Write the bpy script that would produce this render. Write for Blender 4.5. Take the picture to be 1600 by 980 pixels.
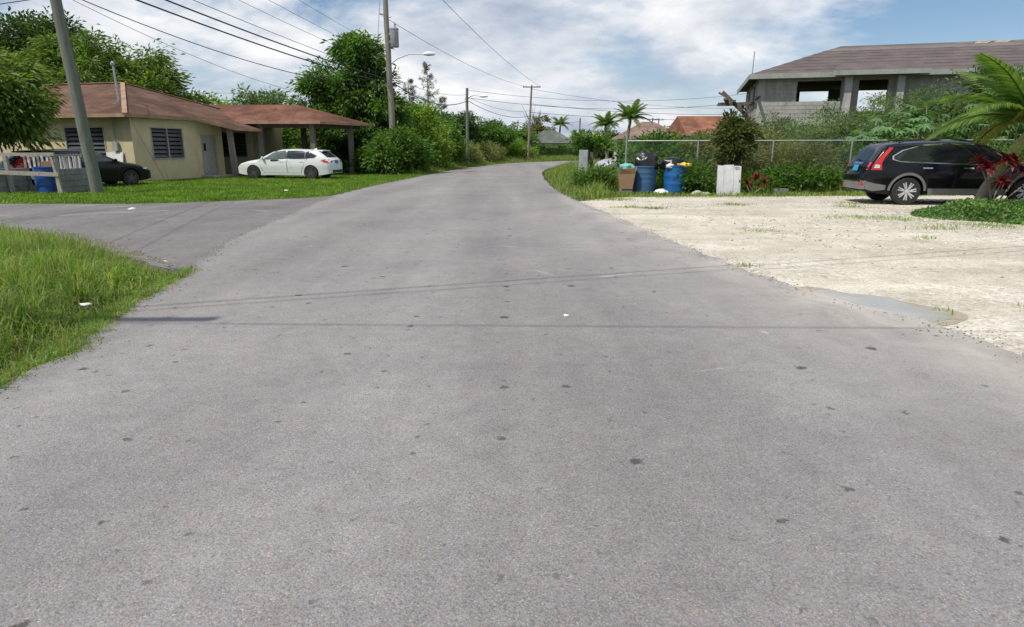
import bpy, bmesh, math, random
import numpy as np
from mathutils import Vector, Matrix, noise as mnoise
from mathutils.geometry import tessellate_polygon

random.seed(11)
RNG = np.random.default_rng(11)
for o in list(bpy.data.objects):
    bpy.data.objects.remove(o)
SC = bpy.context.scene
COL = SC.collection
PI = math.pi
R = math.radians

# ------------------------------------------------------------------ camera
cam_d = bpy.data.cameras.new('camera')
cam = bpy.data.objects.new('camera', cam_d)
COL.objects.link(cam)
cam.location = (0, 0, 1.45)
cam.rotation_euler = (R(90) - math.atan(258 / 1020), 0, 0)
cam_d.sensor_width = 36
cam_d.lens = 36 * 1020 / 1600
cam_d.clip_start = 0.05
cam_d.clip_end = 3000
SC.camera = cam

# ------------------------------------------------------------------ sun direction, world, exposure
TO_SUN = Vector((-0.43, -0.33, 0.84)).normalized()
SUN_EL = math.asin(TO_SUN.z)
SUN_AZ = math.atan2(TO_SUN.x, TO_SUN.y)
world = bpy.data.worlds.new('World')
SC.world = world
world.use_nodes = True
wn, wl = world.node_tree.nodes, world.node_tree.links
wn.clear()


def wnode(t, **kw):
    n = wn.new(t)
    for k, v in kw.items():
        setattr(n, k, v)
    return n


def wmath(op, a, b=None, c=None, clamp=False):
    n = wnode('ShaderNodeMath', operation=op, use_clamp=clamp)
    for i, x in enumerate((a, b, c)):
        if x is None:
            continue
        if isinstance(x, (int, float)):
            n.inputs[i].default_value = x
        else:
            wl.new(x, n.inputs[i])
    return n.outputs[0]


def wramp(fac, stops):
    n = wnode('ShaderNodeValToRGB')
    el = n.color_ramp.elements
    while len(el) < len(stops):
        el.new(0.5)
    for e, (p, c) in zip(el, stops):
        e.position = p
        e.color = (*c, 1) if len(c) == 3 else c
    wl.new(fac, n.inputs[0])
    return n.outputs[0]


w_out = wnode('ShaderNodeOutputWorld')
w_bg = wnode('ShaderNodeBackground')
w_bg.inputs['Strength'].default_value = 0.10
w_sky = wnode('ShaderNodeTexSky', sky_type='NISHITA')
w_sky.sun_disc = False
w_sky.sun_elevation = SUN_EL
w_sky.sun_rotation = SUN_AZ
w_sky.air_density = 1.0
w_sky.dust_density = 0.15
w_sky.ozone_density = 4.0
w_tc = wnode('ShaderNodeTexCoord')
w_sep = wnode('ShaderNodeSeparateXYZ')
wl.new(w_tc.outputs['Generated'], w_sep.inputs[0])
# cloud field: directions stretched upwards, so that banks lie flatter than they are wide
w_cmb = wnode('ShaderNodeCombineXYZ')
wl.new(w_sep.outputs[0], w_cmb.inputs[0])
wl.new(w_sep.outputs[1], w_cmb.inputs[1])
wl.new(wmath('MULTIPLY', wmath('POWER', wmath('MAXIMUM', w_sep.outputs[2], 0.0001), 0.8), 2.2), w_cmb.inputs[2])


def wnoise(scale, detail, rough, offset, dist=0.0):
    m = wnode('ShaderNodeMapping')
    wl.new(w_cmb.outputs[0], m.inputs[0])
    m.inputs['Location'].default_value = offset
    n = wnode('ShaderNodeTexNoise')
    n.inputs['Scale'].default_value = scale
    n.inputs['Detail'].default_value = detail
    n.inputs['Roughness'].default_value = rough
    n.inputs['Distortion'].default_value = dist
    wl.new(m.outputs[0], n.inputs['Vector'])
    return n.outputs[0]


CLOUD_OFF = (8.64, 47.33, 8.88)
n_big = wnoise(2.3, 10, 0.56, CLOUD_OFF, 0.25)
n_shade = wnoise(3.2, 9, 0.58, (30.33, 0.59, 0.55), 0.3)
n_fine = wnoise(9.0, 8, 0.6, (1.2, 9.4, 5.0), 0.2)
cover = wramp(n_big, [(0.445, (0, 0, 0)), (0.545, (1, 1, 1))])
# cloud banks overlap towards the horizon
low = wramp(w_sep.outputs[2], [(0.0, (0.95, 0.95, 0.95)), (0.035, (0.7, 0.7, 0.7)), (0.11, (0, 0, 0))])
cover = wmath('MAXIMUM', cover, low)
shade = wmath('ADD', wmath('MULTIPLY', n_shade, 0.75), wmath('MULTIPLY', n_fine, 0.25))
cloud_col = wramp(shade, [(0.36, (4.2, 4.8, 6.1)), (0.45, (5.8, 6.4, 7.4)), (0.52, (7.8, 8.15, 8.7)), (0.60, (9.9, 10.0, 10.1))])
w_mix = wnode('ShaderNodeMix', data_type='RGBA')
wl.new(cover, w_mix.inputs[0])
wl.new(w_sky.outputs[0], w_mix.inputs[6])
wl.new(cloud_col, w_mix.inputs[7])
wl.new(w_mix.outputs[2], w_bg.inputs['Color'])
wl.new(w_bg.outputs[0], w_out.inputs[0])

sun_d = bpy.data.lights.new('sun', 'SUN')
sun_d.energy = 4.3
sun_d.angle = R(0.53)
sun_d.color = (1.0, 0.95, 0.87)
sun = bpy.data.objects.new('sun', sun_d)
COL.objects.link(sun)
sun.rotation_euler = TO_SUN.to_track_quat('Z', 'Y').to_euler()
sun.location = (-20, -20, 40)

SC.view_settings.view_transform = 'Standard'
SC.view_settings.look = 'None'
SC.view_settings.exposure = 0.0
SC.view_settings.gamma = 1.0
SC.view_settings.use_curve_mapping = False
SC.render.engine = 'CYCLES'
SC.cycles.max_bounces = 6
SC.cycles.transparent_max_bounces = 8
SC.cycles.caustics_reflective = False
SC.cycles.caustics_refractive = False
SC.cycles.use_denoising = True

# ------------------------------------------------------------------ materials


class NT:
    """small wrapper round a material's node tree"""

    def __init__(self, name):
        self.m = bpy.data.materials.new(name)
        self.m.use_nodes = True
        self.n, self.l = self.m.node_tree.nodes, self.m.node_tree.links
        self.n.clear()
        self.out = self.n.new('ShaderNodeOutputMaterial')
        self.b = self.n.new('ShaderNodeBsdfPrincipled')
        self.l.new(self.b.outputs[0], self.out.inputs[0])
        self.g = self.n.new('ShaderNodeNewGeometry')
        self.tc = self.n.new('ShaderNodeTexCoord')

    def link(self, a, b):
        if isinstance(a, (int, float)):
            b.default_value = a
        elif isinstance(a, tuple):
            b.default_value = (*a, 1) if len(a) == 3 else a
        else:
            self.l.new(a, b)

    def math(self, op, a, b=None, clamp=False):
        n = self.n.new('ShaderNodeMath')
        n.operation = op
        n.use_clamp = clamp
        self.link(a, n.inputs[0])
        if b is not None:
            self.link(b, n.inputs[1])
        return n.outputs[0]

    def pos(self, scale=(1, 1, 1), space='world'):
        m = self.n.new('ShaderNodeMapping')
        self.l.new(self.g.outputs['Position'] if space == 'world' else self.tc.outputs['Object'], m.inputs[0])
        m.inputs['Scale'].default_value = scale
        return m.outputs[0]

    def noise(self, vec, scale, detail=4, rough=0.55, dist=0.0):
        n = self.n.new('ShaderNodeTexNoise')
        self.l.new(vec, n.inputs['Vector'])
        n.inputs['Scale'].default_value = scale
        n.inputs['Detail'].default_value = detail
        n.inputs['Roughness'].default_value = rough
        n.inputs['Distortion'].default_value = dist
        return n.outputs[0]

    def voronoi(self, vec, scale, feature='F1', rnd=1.0):
        n = self.n.new('ShaderNodeTexVoronoi')
        n.feature = feature
        self.l.new(vec, n.inputs['Vector'])
        n.inputs['Scale'].default_value = scale
        n.inputs['Randomness'].default_value = rnd
        return n

    def ramp(self, fac, stops, interp='LINEAR'):
        n = self.n.new('ShaderNodeValToRGB')
        n.color_ramp.interpolation = interp
        el = n.color_ramp.elements
        while len(el) < len(stops):
            el.new(0.5)
        for e, (p, c) in zip(el, stops):
            e.position = p
            if isinstance(c, (int, float)):
                c = (c, c, c)
            e.color = (*c, 1)
        self.link(fac, n.inputs[0])
        return n.outputs[0]

    def mix(self, fac, a, b, mode='MIX'):
        n = self.n.new('ShaderNodeMix')
        n.data_type = 'RGBA'
        n.blend_type = mode
        self.link(fac, n.inputs[0])
        self.link(a, n.inputs[6])
        self.link(b, n.inputs[7])
        return n.outputs[2]

    def bump(self, h, strength=0.3, dist=0.01):
        n = self.n.new('ShaderNodeBump')
        n.inputs['Strength'].default_value = strength
        n.inputs['Distance'].default_value = dist
        self.l.new(h, n.inputs['Height'])
        self.l.new(n.outputs[0], self.b.inputs['Normal'])

    def fin(self, col, rough=0.8, metal=0.0, spec=None):
        self.link(col, self.b.inputs['Base Color'])
        self.link(rough, self.b.inputs['Roughness'])
        self.link(metal, self.b.inputs['Metallic'])
        if spec is not None:
            self.b.inputs['Specular IOR Level'].default_value = spec
        return self.m


def plain(name, col, rough=0.6, metal=0.0, var=0.18, nscale=3.0, dirt=0.0, bump=0.0, bscale=40, spec=None, coat=0.0, grain=None):
    t = NT(name)
    p = t.pos(grain or (1, 1, 1), 'obj')
    n = t.noise(p, nscale, 6, 0.6)
    lo = tuple(c * (1 - var) for c in col)
    hi = tuple(min(1, c * (1 + var)) for c in col)
    c = t.ramp(n, [(0.3, lo), (0.7, hi)])
    if dirt:
        d = t.noise(t.pos((1, 1, 0.35), 'obj'), nscale * 2.1, 7, 0.65)
        c = t.mix(t.math('MULTIPLY', t.ramp(d, [(0.45, 0), (0.75, 1)]), dirt), c, (0.10, 0.085, 0.065))
    if bump:
        t.bump(t.noise(p, bscale, 5, 0.6), bump, 0.02)
    m = t.fin(c, rough, metal, spec)
    if coat:
        t.b.inputs['Coat Weight'].default_value = coat
        t.b.inputs['Coat Roughness'].default_value = 0.04
    return m


def leafmat(name, cols, trans=0.48, rough=0.5, big=0.4, gain=1.62):
    """foliage: colour differs leaf by leaf and branch by branch"""
    t = NT(name)
    cols = [tuple(k * gain for k in q) for q in cols]
    c = t.ramp(t.g.outputs['Random Per Island'], [(i / (len(cols) - 1), k) for i, k in enumerate(cols)])
    n = t.noise(t.pos(), 0.9, 3, 0.5)
    f = t.ramp(n, [(0.3, 1 - big), (0.7, 1 + big)])
    c = t.mix(1.0, c, f, 'MULTIPLY')
    t.fin(c, rough, 0, 0.35)
    tr = t.n.new('ShaderNodeBsdfTranslucent')
    k = t.mix(1.0, c, (1.25, 1.35, 0.55), 'MULTIPLY')
    t.l.new(k, tr.inputs[0])
    ms = t.n.new('ShaderNodeMixShader')
    ms.inputs[0].default_value = trans
    t.l.new(t.b.outputs[0], ms.inputs[1])
    t.l.new(tr.outputs[0], ms.inputs[2])
    t.l.new(ms.outputs[0], t.out.inputs[0])
    return t.m


def asphalt(name, lo, hi, dust, lot_dust):
    t = NT(name)
    p = t.pos()
    v = t.voronoi(p, 140)
    v2 = t.voronoi(p, 290)
    sep = t.n.new('ShaderNodeSeparateColor')
    t.l.new(v.outputs['Color'], sep.inputs[0])
    stone = t.ramp(sep.outputs[0], [(0.0, lo * 0.74), (0.18, lo), (0.75, hi), (0.95, hi * 1.08), (1.0, hi * 1.35)])
    tint = t.ramp(sep.outputs[1], [(0.0, (1.03, 0.985, 0.98)), (0.55, (1.03, 0.98, 0.985)), (0.8, (1.14, 1.0, 0.9)), (0.92, (0.88, 0.98, 1.1)), (1, (1.2, 1.05, 0.88))])
    c = t.mix(1.0, stone, tint, 'MULTIPLY')
    gap = t.ramp(v.outputs['Distance'], [(0.35, 1.0), (0.8, 0.74)])
    c = t.mix(0.8, c, gap, 'MULTIPLY')
    sep2 = t.n.new('ShaderNodeSeparateColor')
    t.l.new(v2.outputs['Color'], sep2.inputs[0])
    c = t.mix(0.5, c, t.ramp(sep2.outputs[0], [(0, 0.7), (0.5, 1.0), (1, 1.3)]), 'MULTIPLY')
    # broad wear: wheel tracks run along the road, blotches
    tr = t.noise(t.pos((0.9, 0.07, 1)), 1.0, 4, 0.5, 0.2)
    c = t.mix(1.0, c, t.ramp(tr, [(0.3, 0.82), (0.7, 1.14)]), 'MULTIPLY')
    bl = t.noise(p, 0.55, 6, 0.62, 0.4)
    c = t.mix(1.0, c, t.ramp(bl, [(0.28, (0.84, 0.85, 0.885)), (0.5, (1.0, 0.99, 0.99)), (0.72, (1.15, 1.12, 1.09))]), 'MULTIPLY')
    md = t.noise(p, 6.0, 5, 0.65)
    c = t.mix(1.0, c, t.ramp(md, [(0.25, 0.88), (0.75, 1.12)]), 'MULTIPLY')
    # ochre stains
    st = t.noise(t.pos((1, 0.8, 1)), 2.3, 7, 0.7, 0.6)
    c = t.mix(t.math('MULTIPLY', t.ramp(st, [(0.56, 0), (0.78, 1)]), 0.22), c, (0.30, 0.23, 0.16))
    # pale limestone dust, thicker by the gravel lot
    sx = t.n.new('ShaderNodeSeparateXYZ')
    t.l.new(t.g.outputs['Position'], sx.inputs[0])
    if lot_dust:
        ex = t.math('POWER', 2.71828, t.math('MULTIPLY', t.math('SUBTRACT', sx.outputs[1], 3.0), -0.111))
        d = t.math('SUBTRACT', t.math('ADD', t.math('MULTIPLY', ex, 2.3), 1.55), sx.outputs[0])
        near = t.ramp(t.math('DIVIDE', d, 3.0), [(0.0, 1.0), (0.06, 0.8), (0.2, 0.42), (0.45, 0.16), (0.8, 0.0)])
        ylim = t.ramp(t.math('DIVIDE', sx.outputs[1], 30.0), [(0.05, 0.7), (0.15, 1.0), (0.65, 0.8), (0.75, 0.0)])
        dn = t.ramp(t.noise(t.pos((1.0, 0.6, 1)), 1.5, 8, 0.68, 0.5), [(0.3, 0.15), (0.6, 1)])
        k = t.math('MULTIPLY', t.math('MULTIPLY', near, ylim), dn)
        c = t.mix(t.math('MULTIPLY', k, 0.9), c, (0.47, 0.435, 0.39))
    dd = t.noise(t.pos((0.35, 0.5, 1)), 1.7, 8, 0.7, 0.8)
    c = t.mix(t.math('MULTIPLY', t.ramp(dd, [(0.55, 0), (0.8, 1)]), dust), c, (0.38, 0.37, 0.37))
    # dropped spots of oil and squashed fruit
    wob = t.n.new('ShaderNodeVectorMath')
    wob.operation = 'ADD'
    nz = t.n.new('ShaderNodeTexNoise')
    nz.inputs['Scale'].default_value = 24
    t.l.new(p, nz.inputs['Vector'])
    sc = t.n.new('ShaderNodeVectorMath')
    sc.operation = 'SCALE'
    t.l.new(nz.outputs['Color'], sc.inputs[0])
    sc.inputs['Scale'].default_value = 0.075
    t.l.new(p, wob.inputs[0])
    t.l.new(sc.outputs[0], wob.inputs[1])
    flat = t.n.new('ShaderNodeMapping')
    flat.inputs['Scale'].default_value = (1, 1, 0)
    t.l.new(wob.outputs[0], flat.inputs[0])
        # larger vague oily patches
    oil = t.noise(t.pos((1.3, 0.9, 1)), 0.9, 5, 0.6, 0.5)
    c = t.mix(t.math('MULTIPLY', t.ramp(oil, [(0.6, 0), (0.75, 1)]), 0.22), c, (0.12, 0.115, 0.115))
    for scl, rad, amt in ((1.45, 0.075, 0.74), (2.6, 0.078, 0.62), (5.0, 0.09, 0.42)):
        vs = t.voronoi(flat.outputs[0], scl)
        vs.voronoi_dimensions = '2D'
        s3 = t.n.new('ShaderNodeSeparateColor')
        t.l.new(vs.outputs['Color'], s3.inputs[0])
        on = t.ramp(s3.outputs[0], [(0.55, 0.0), (0.97, 1.0)])
        r = t.math('MULTIPLY', on, rad)
        m = t.math('MULTIPLY', t.math('SUBTRACT', r, vs.outputs['Distance']), 45.0, True)
        c = t.mix(t.math('MULTIPLY', m, amt), c, (0.035, 0.032, 0.028))
    t.bump(t.math('SUBTRACT', t.math('MULTIPLY', md, 0.35), v.outputs['Distance']), 0.55, 0.004)
    return t.fin(c, 0.88, 0, 0.3)


def gravel_mat():
    t = NT('limestone_gravel')
    p = t.pos()
    v = t.voronoi(p, 22)
    v2 = t.voronoi(p, 60)
    sep = t.n.new('ShaderNodeSeparateColor')
    t.l.new(v.outputs['Color'], sep.inputs[0])
    sep2 = t.n.new('ShaderNodeSeparateColor')
    t.l.new(v2.outputs['Color'], sep2.inputs[0])
    sand = t.ramp(t.noise(p, 1.1, 7, 0.6, 0.3), [(0.3, (0.43, 0.385, 0.305)), (0.5, (0.56, 0.51, 0.42)), (0.75, (0.66, 0.615, 0.535))])
    stone = t.ramp(sep.outputs[0], [(0, (0.36, 0.33, 0.275)), (0.5, (0.60, 0.56, 0.48)), (1, (0.76, 0.74, 0.68))])
    fine = t.ramp(sep2.outputs[0], [(0, 0.72), (0.5, 1.0), (1, 1.22)])
    c = t.mix(t.ramp(t.noise(t.pos((0.5, 1.1, 1)), 0.6, 6, 0.65), [(0.42, 0.05), (0.62, 0.75)]), sand, stone)
    c = t.mix(0.8, c, fine, 'MULTIPLY')
    c = t.mix(1.0, c, t.ramp(t.noise(t.pos((0.22, 0.8, 1)), 1.0, 6, 0.6, 0.4), [(0.3, (0.74, 0.73, 0.71)), (0.7, (1.08, 1.08, 1.09))]), 'MULTIPLY')
    # damp earth by the road
    c = t.mix(t.math('MULTIPLY', t.ramp(t.noise(p, 2.6, 6, 0.65), [(0.52, 0), (0.75, 1)]), 0.5), c, (0.27, 0.235, 0.18))
    h = t.math('ADD', t.math('MULTIPLY', v.outputs['Distance'], -0.6), t.math('MULTIPLY', t.noise(p, 9, 6, 0.6), 0.9))
    t.bump(h, 0.6, 0.02)
    return t.fin(c, 0.95, 0, 0.15)


def soil_mat(name, a, b, c3):
    t = NT(name)
    n = t.noise(t.pos(), 1.3, 8, 0.65, 0.3)
    n2 = t.noise(t.pos(), 22, 5, 0.6)
    c = t.ramp(n, [(0.3, a), (0.5, b), (0.7, c3)])
    c = t.mix(1, c, t.ramp(n2, [(0.25, 0.65), (0.75, 1.3)]), 'MULTIPLY')
    t.bump(n2, 0.6, 0.03)
    return t.fin(c, 0.95, 0, 0.1)


def shingle_mat(name, col, rows=7.0):
    t = NT(name)
    p = t.pos()
    n = t.noise(p, 0.5, 7, 0.65, 0.3)
    c = t.ramp(n, [(0.3, tuple(k * 0.6 for k in col)), (0.5, col), (0.72, tuple(min(1, k * 1.6) for k in col))])
    v = t.voronoi(t.pos((2.2, 2.2, 9)), 1.0)
    s = t.n.new('ShaderNodeSeparateColor')
    t.l.new(v.outputs['Color'], s.inputs[0])
    c = t.mix(1, c, t.ramp(s.outputs[0], [(0, 0.8), (1, 1.18)]), 'MULTIPLY')
    st = t.noise(t.pos((3, 3, 0.4)), 1.0, 5, 0.6)
    c = t.mix(1, c, t.ramp(st, [(0.3, 0.85), (0.7, 1.12)]), 'MULTIPLY')
    w = t.n.new('ShaderNodeTexWave')
    w.bands_direction = 'Z'
    w.inputs['Scale'].default_value = rows
    w.inputs['Distortion'].default_value = 0.4
    t.l.new(p, w.inputs['Vector'])
    t.bump(w.outputs['Fac'], 0.35, 0.02)
    return t.fin(c, 0.9, 0, 0.2)


def glassmat(name, col=(0.015, 0.018, 0.02), rough=0.06):
    t = NT(name)
    return t.fin(t.ramp(t.noise(t.pos((1, 1, 1), 'obj'), 1.5, 3), [(0.3, col), (0.7, tuple(k * 2.2 for k in col))]), rough, 0, 0.6)


M = {}
M['asphalt'] = asphalt('road_asphalt', 0.22, 0.256, 0.3, True)
M['asphalt_side'] = asphalt('side_street_asphalt', 0.155, 0.20, 0.75, False)
M['gravel'] = gravel_mat()
M['soil'] = soil_mat('green_soil', (0.035, 0.05, 0.014), (0.06, 0.075, 0.022), (0.12, 0.10, 0.05))
M['lawn_soil'] = soil_mat('lawn_soil', (0.05, 0.085, 0.015), (0.075, 0.12, 0.02), (0.10, 0.13, 0.035))
M['dirt'] = soil_mat('bare_dirt', (0.12, 0.11, 0.085), (0.17, 0.155, 0.125), (0.235, 0.215, 0.18))
M['damp'] = soil_mat('damp_sand', (0.27, 0.235, 0.18), (0.34, 0.30, 0.235), (0.42, 0.375, 0.295))
M['stone'] = plain('limestone', (0.42, 0.39, 0.33), 0.95, var=0.35, nscale=12, bump=0.4)
M['pole'] = plain('weathered_pole', (0.155, 0.17, 0.14), 0.85, var=0.3, nscale=4, dirt=0.35, bump=0.4, bscale=30, grain=(6, 6, 0.5))
M['pole_grey'] = plain('grey_pole', (0.24, 0.215, 0.185), 0.85, var=0.25, nscale=4, dirt=0.3, bump=0.3, grain=(6, 6, 0.5))
M['wire'] = plain('wire_black', (0.02, 0.02, 0.022), 0.5)
M['steel'] = plain('galvanised', (0.42, 0.44, 0.45), 0.4, 0.7, nscale=8)
M['transformer'] = plain('transformer_grey', (0.30, 0.31, 0.32), 0.45, 0.1, nscale=3)
M['lamp_white'] = plain('lamp_white', (0.75, 0.76, 0.76), 0.35)
M['porcelain'] = plain('insulator', (0.28, 0.24, 0.22), 0.25)
M['wall_yellow'] = plain('yellow_render', (0.56, 0.475, 0.30), 0.9, var=0.08, nscale=1.2, dirt=0.25, bump=0.15, bscale=60)
M['roof_brown'] = shingle_mat('brown_shingle', (0.118, 0.066, 0.046))
M['roof_carport'] = shingle_mat('red_brown_shingle', (0.142, 0.066, 0.045))
M['roof_edge'] = plain('roof_edge', (0.34, 0.22, 0.145), 0.85, var=0.3, nscale=2, dirt=0.25)
M['soffit'] = plain('brown_soffit', (0.10, 0.065, 0.045), 0.85, var=0.2)
M['flash'] = plain('white_flashing', (0.72, 0.72, 0.70), 0.5)
M['frame_grey'] = plain('window_frame', (0.32, 0.31, 0.29), 0.5)
M['louvre'] = plain('louvre', (0.06, 0.064, 0.064), 0.3, 0.0, nscale=2)
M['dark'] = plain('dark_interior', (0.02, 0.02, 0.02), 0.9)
M['door_grey'] = plain('door_grey', (0.34, 0.34, 0.31), 0.6, var=0.1, dirt=0.2)
M['post_wood'] = plain('grey_post', (0.19, 0.17, 0.15), 0.9, var=0.3, nscale=5, dirt=0.3, bump=0.4, grain=(6, 6, 0.6))
M['wood_grey'] = plain('weathered_wood', (0.36, 0.33, 0.28), 0.9, var=0.3, nscale=5, dirt=0.3, bump=0.4, grain=(5, 5, 5))
M['wood_dark'] = plain('dark_wood', (0.13, 0.105, 0.085), 0.9, var=0.3, nscale=5)
M['block'] = plain('cinder_block', (0.235, 0.245, 0.23), 0.95, var=0.25, nscale=5, dirt=0.3, bump=0.5, bscale=50)
M['concrete'] = plain('raw_concrete', (0.40, 0.39, 0.355), 0.95, var=0.2, nscale=1.4, dirt=0.35, bump=0.4, bscale=30)
M['mortar'] = plain('mortar', (0.31, 0.30, 0.275), 0.95, var=0.2, nscale=3)
M['concrete_light'] = plain('column_concrete', (0.42, 0.41, 0.38), 0.95, var=0.2, nscale=2, dirt=0.3, bump=0.3)
M['felt'] = plain('roofing_felt', (0.105, 0.086, 0.082), 0.9, var=0.25, nscale=1.2, dirt=0.15, bump=0.3, grain=(1, 1, 1))
M['felt_light'] = plain('roofing_felt_light', (0.15, 0.13, 0.122), 0.9, var=0.25, nscale=1.2, bump=0.3)
M['fascia'] = plain('fascia_board', (0.30, 0.32, 0.29), 0.8, var=0.15, dirt=0.25)
M['sheathing'] = plain('bare_sheathing', (0.33, 0.24, 0.16), 0.9, var=0.4, nscale=3)
M['barrel_blue'] = plain('barrel_blue', (0.008, 0.07, 0.30), 0.42, var=0.12, nscale=3, dirt=0.12)
M['barrel_bright'] = plain('barrel_bright_blue', (0.006, 0.105, 0.32), 0.45, var=0.12, nscale=3, dirt=0.15)
M['barrel_faded'] = plain('barrel_faded_blue', (0.05, 0.135, 0.27), 0.55, var=0.15, nscale=2, dirt=0.2)
M['carton'] = plain('carton', (0.36, 0.22, 0.12), 0.9, var=0.15, nscale=4, dirt=0.15)
M['bag'] = plain('black_bag', (0.012, 0.012, 0.013), 0.28, var=0.2, bump=0.6, bscale=9)
M['bag_white'] = plain('white_bag', (0.72, 0.71, 0.69), 0.5, var=0.15, bump=0.4, bscale=20)
M['cloth_yellow'] = plain('yellow_cloth', (0.72, 0.48, 0.06), 0.7)
M['cloth_teal'] = plain('teal_bag', (0.16, 0.42, 0.40), 0.5)
M['board_white'] = plain('white_paint_board', (0.66, 0.66, 0.68), 0.7, var=0.1, nscale=4, dirt=0.3)
M['scuff'] = plain('chalky_scuff', (0.33, 0.32, 0.31), 0.95, var=0.35, nscale=30)
M['paper'] = plain('paper', (0.78, 0.78, 0.75), 0.8)
M['tyre'] = plain('tyre', (0.022, 0.022, 0.022), 0.8, var=0.2)
M['rim'] = plain('alloy', (0.58, 0.57, 0.56), 0.4, 0.25)
M['rim_dark'] = plain('dark_alloy', (0.10, 0.10, 0.105), 0.4, 0.5)
M['glass'] = glassmat('car_glass')
M['glass_light'] = glassmat('car_glass_light', (0.06, 0.075, 0.07))
M['trim'] = plain('black_trim', (0.015, 0.015, 0.016), 0.5)
M['chrome'] = plain('chrome', (0.7, 0.7, 0.7), 0.15, 1.0)
M['clad'] = plain('grey_cladding', (0.17, 0.165, 0.16), 0.6, dirt=0.3)
M['paint_white'] = plain('white_paint', (0.72, 0.74, 0.74), 0.3, var=0.03, coat=0.6)
M['paint_black'] = plain('black_paint', (0.004, 0.004, 0.008), 0.22, var=0.1, spec=0.35, coat=0.15)
M['paint_black2'] = plain('charcoal_paint', (0.007, 0.007, 0.010), 0.25, var=0.1, spec=0.3, coat=0.1)
M['paint_silver'] = plain('silver_paint', (0.45, 0.46, 0.47), 0.35, 0.3, var=0.05, coat=0.5)
M['light_red'] = plain('tail_lamp', (0.55, 0.02, 0.012), 0.15, coat=0.6)
M['light_clear'] = plain('clear_lamp', (0.62, 0.62, 0.62), 0.12, coat=0.6)
M['plate_blue'] = plain('plate_blue', (0.02, 0.16, 0.42), 0.4)
M['plate_teal'] = plain('plate_teal', (0.03, 0.30, 0.46), 0.4)
M['bark'] = plain('bark', (0.13, 0.10, 0.075), 0.95, var=0.35, nscale=5, bump=0.5)
M['palm_trunk'] = plain('palm_trunk', (0.27, 0.23, 0.175), 0.9, var=0.3, nscale=5, bump=0.5, grain=(1, 1, 5))
M['crownshaft'] = plain('crownshaft', (0.26, 0.28, 0.08), 0.6, var=0.25, nscale=4, grain=(1, 1, 3))
M['terracotta'] = shingle_mat('terracotta_tiles', (0.215, 0.095, 0.06))
M['roof_tan'] = shingle_mat('tan_tiles', (0.21, 0.145, 0.115))
M['roof_grey'] = shingle_mat('grey_shingle', (0.105, 0.12, 0.105))
M['wall_cream'] = plain('cream_wall', (0.55, 0.48, 0.36), 0.9)
M['red_paint'] = plain('faded_red', (0.36, 0.07, 0.05), 0.7, var=0.25, dirt=0.2)
M['meter'] = plain('meter_grey', (0.30, 0.31, 0.31), 0.5)
M['cabinet'] = plain('cabinet_grey', (0.36, 0.41, 0.43), 0.6, dirt=0.3)
M['orange'] = plain('orange_plastic', (0.8, 0.25, 0.02), 0.5)

M['l_mango'] = leafmat('leaf_mango', [(0.028, 0.055, 0.012), (0.055, 0.095, 0.018), (0.085, 0.13, 0.026), (0.13, 0.165, 0.04)])
M['l_dark'] = leafmat('leaf_dark', [(0.016, 0.035, 0.012), (0.03, 0.058, 0.016), (0.05, 0.085, 0.022)])
M['l_mid'] = leafmat('leaf_mid', [(0.025, 0.06, 0.014), (0.05, 0.10, 0.02), (0.075, 0.14, 0.03), (0.10, 0.16, 0.035)])
M['l_bright'] = leafmat('leaf_bright', [(0.05, 0.10, 0.016), (0.09, 0.16, 0.024), (0.14, 0.21, 0.035), (0.19, 0.23, 0.05)])
M['l_blue'] = leafmat('leaf_greygreen', [(0.04, 0.075, 0.03), (0.065, 0.11, 0.045), (0.095, 0.145, 0.06), (0.14, 0.17, 0.075)])
M['l_dry'] = leafmat('leaf_dry', [(0.06, 0.085, 0.03), (0.11, 0.125, 0.05), (0.17, 0.155, 0.075), (0.08, 0.11, 0.03)])
M['l_orn'] = leafmat('leaf_ornamental', [(0.02, 0.035, 0.012), (0.04, 0.06, 0.018), (0.065, 0.075, 0.03), (0.09, 0.075, 0.035)])
M['l_needle'] = leafmat('casuarina_needle', [(0.045, 0.065, 0.035), (0.075, 0.10, 0.055)])
M['l_palm'] = leafmat('leaf_palm', [(0.04, 0.08, 0.016), (0.07, 0.125, 0.025), (0.12, 0.165, 0.04)])
M['l_palmdry'] = leafmat('leaf_palm_dry', [(0.12, 0.13, 0.03), (0.20, 0.18, 0.05)])
M['l_red'] = leafmat('leaf_red', [(0.10, 0.008, 0.016), (0.20, 0.014, 0.02), (0.30, 0.03, 0.025)], 0.3, gain=0.8)
M['l_castor'] = leafmat('leaf_castor', [(0.065, 0.125, 0.055), (0.09, 0.165, 0.07), (0.125, 0.20, 0.095)])
M['petal'] = leafmat('petal_white', [(0.7, 0.7, 0.6), (0.8, 0.8, 0.72)], gain=1.0)
M['g_lawn'] = leafmat('grass_lawn', [(0.075, 0.145, 0.012), (0.10, 0.19, 0.016), (0.14, 0.235, 0.024), (0.17, 0.25, 0.035)], 0.4, 0.55, 0.32, 1.25)
M['g_verge'] = leafmat('grass_verge', [(0.045, 0.115, 0.014), (0.075, 0.165, 0.02), (0.115, 0.21, 0.03), (0.15, 0.225, 0.04), (0.22, 0.225, 0.07), (0.30, 0.25, 0.12)], 0.45, 0.5, 0.35, 1.45)
M['g_tall'] = leafmat('grass_tall', [(0.06, 0.11, 0.02), (0.10, 0.165, 0.03), (0.15, 0.20, 0.045), (0.24, 0.22, 0.09)], 0.4, 0.55, 0.25)
M['g_cover'] = leafmat('ground_cover', [(0.04, 0.09, 0.02), (0.065, 0.125, 0.03), (0.10, 0.165, 0.04)], 0.3)

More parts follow.
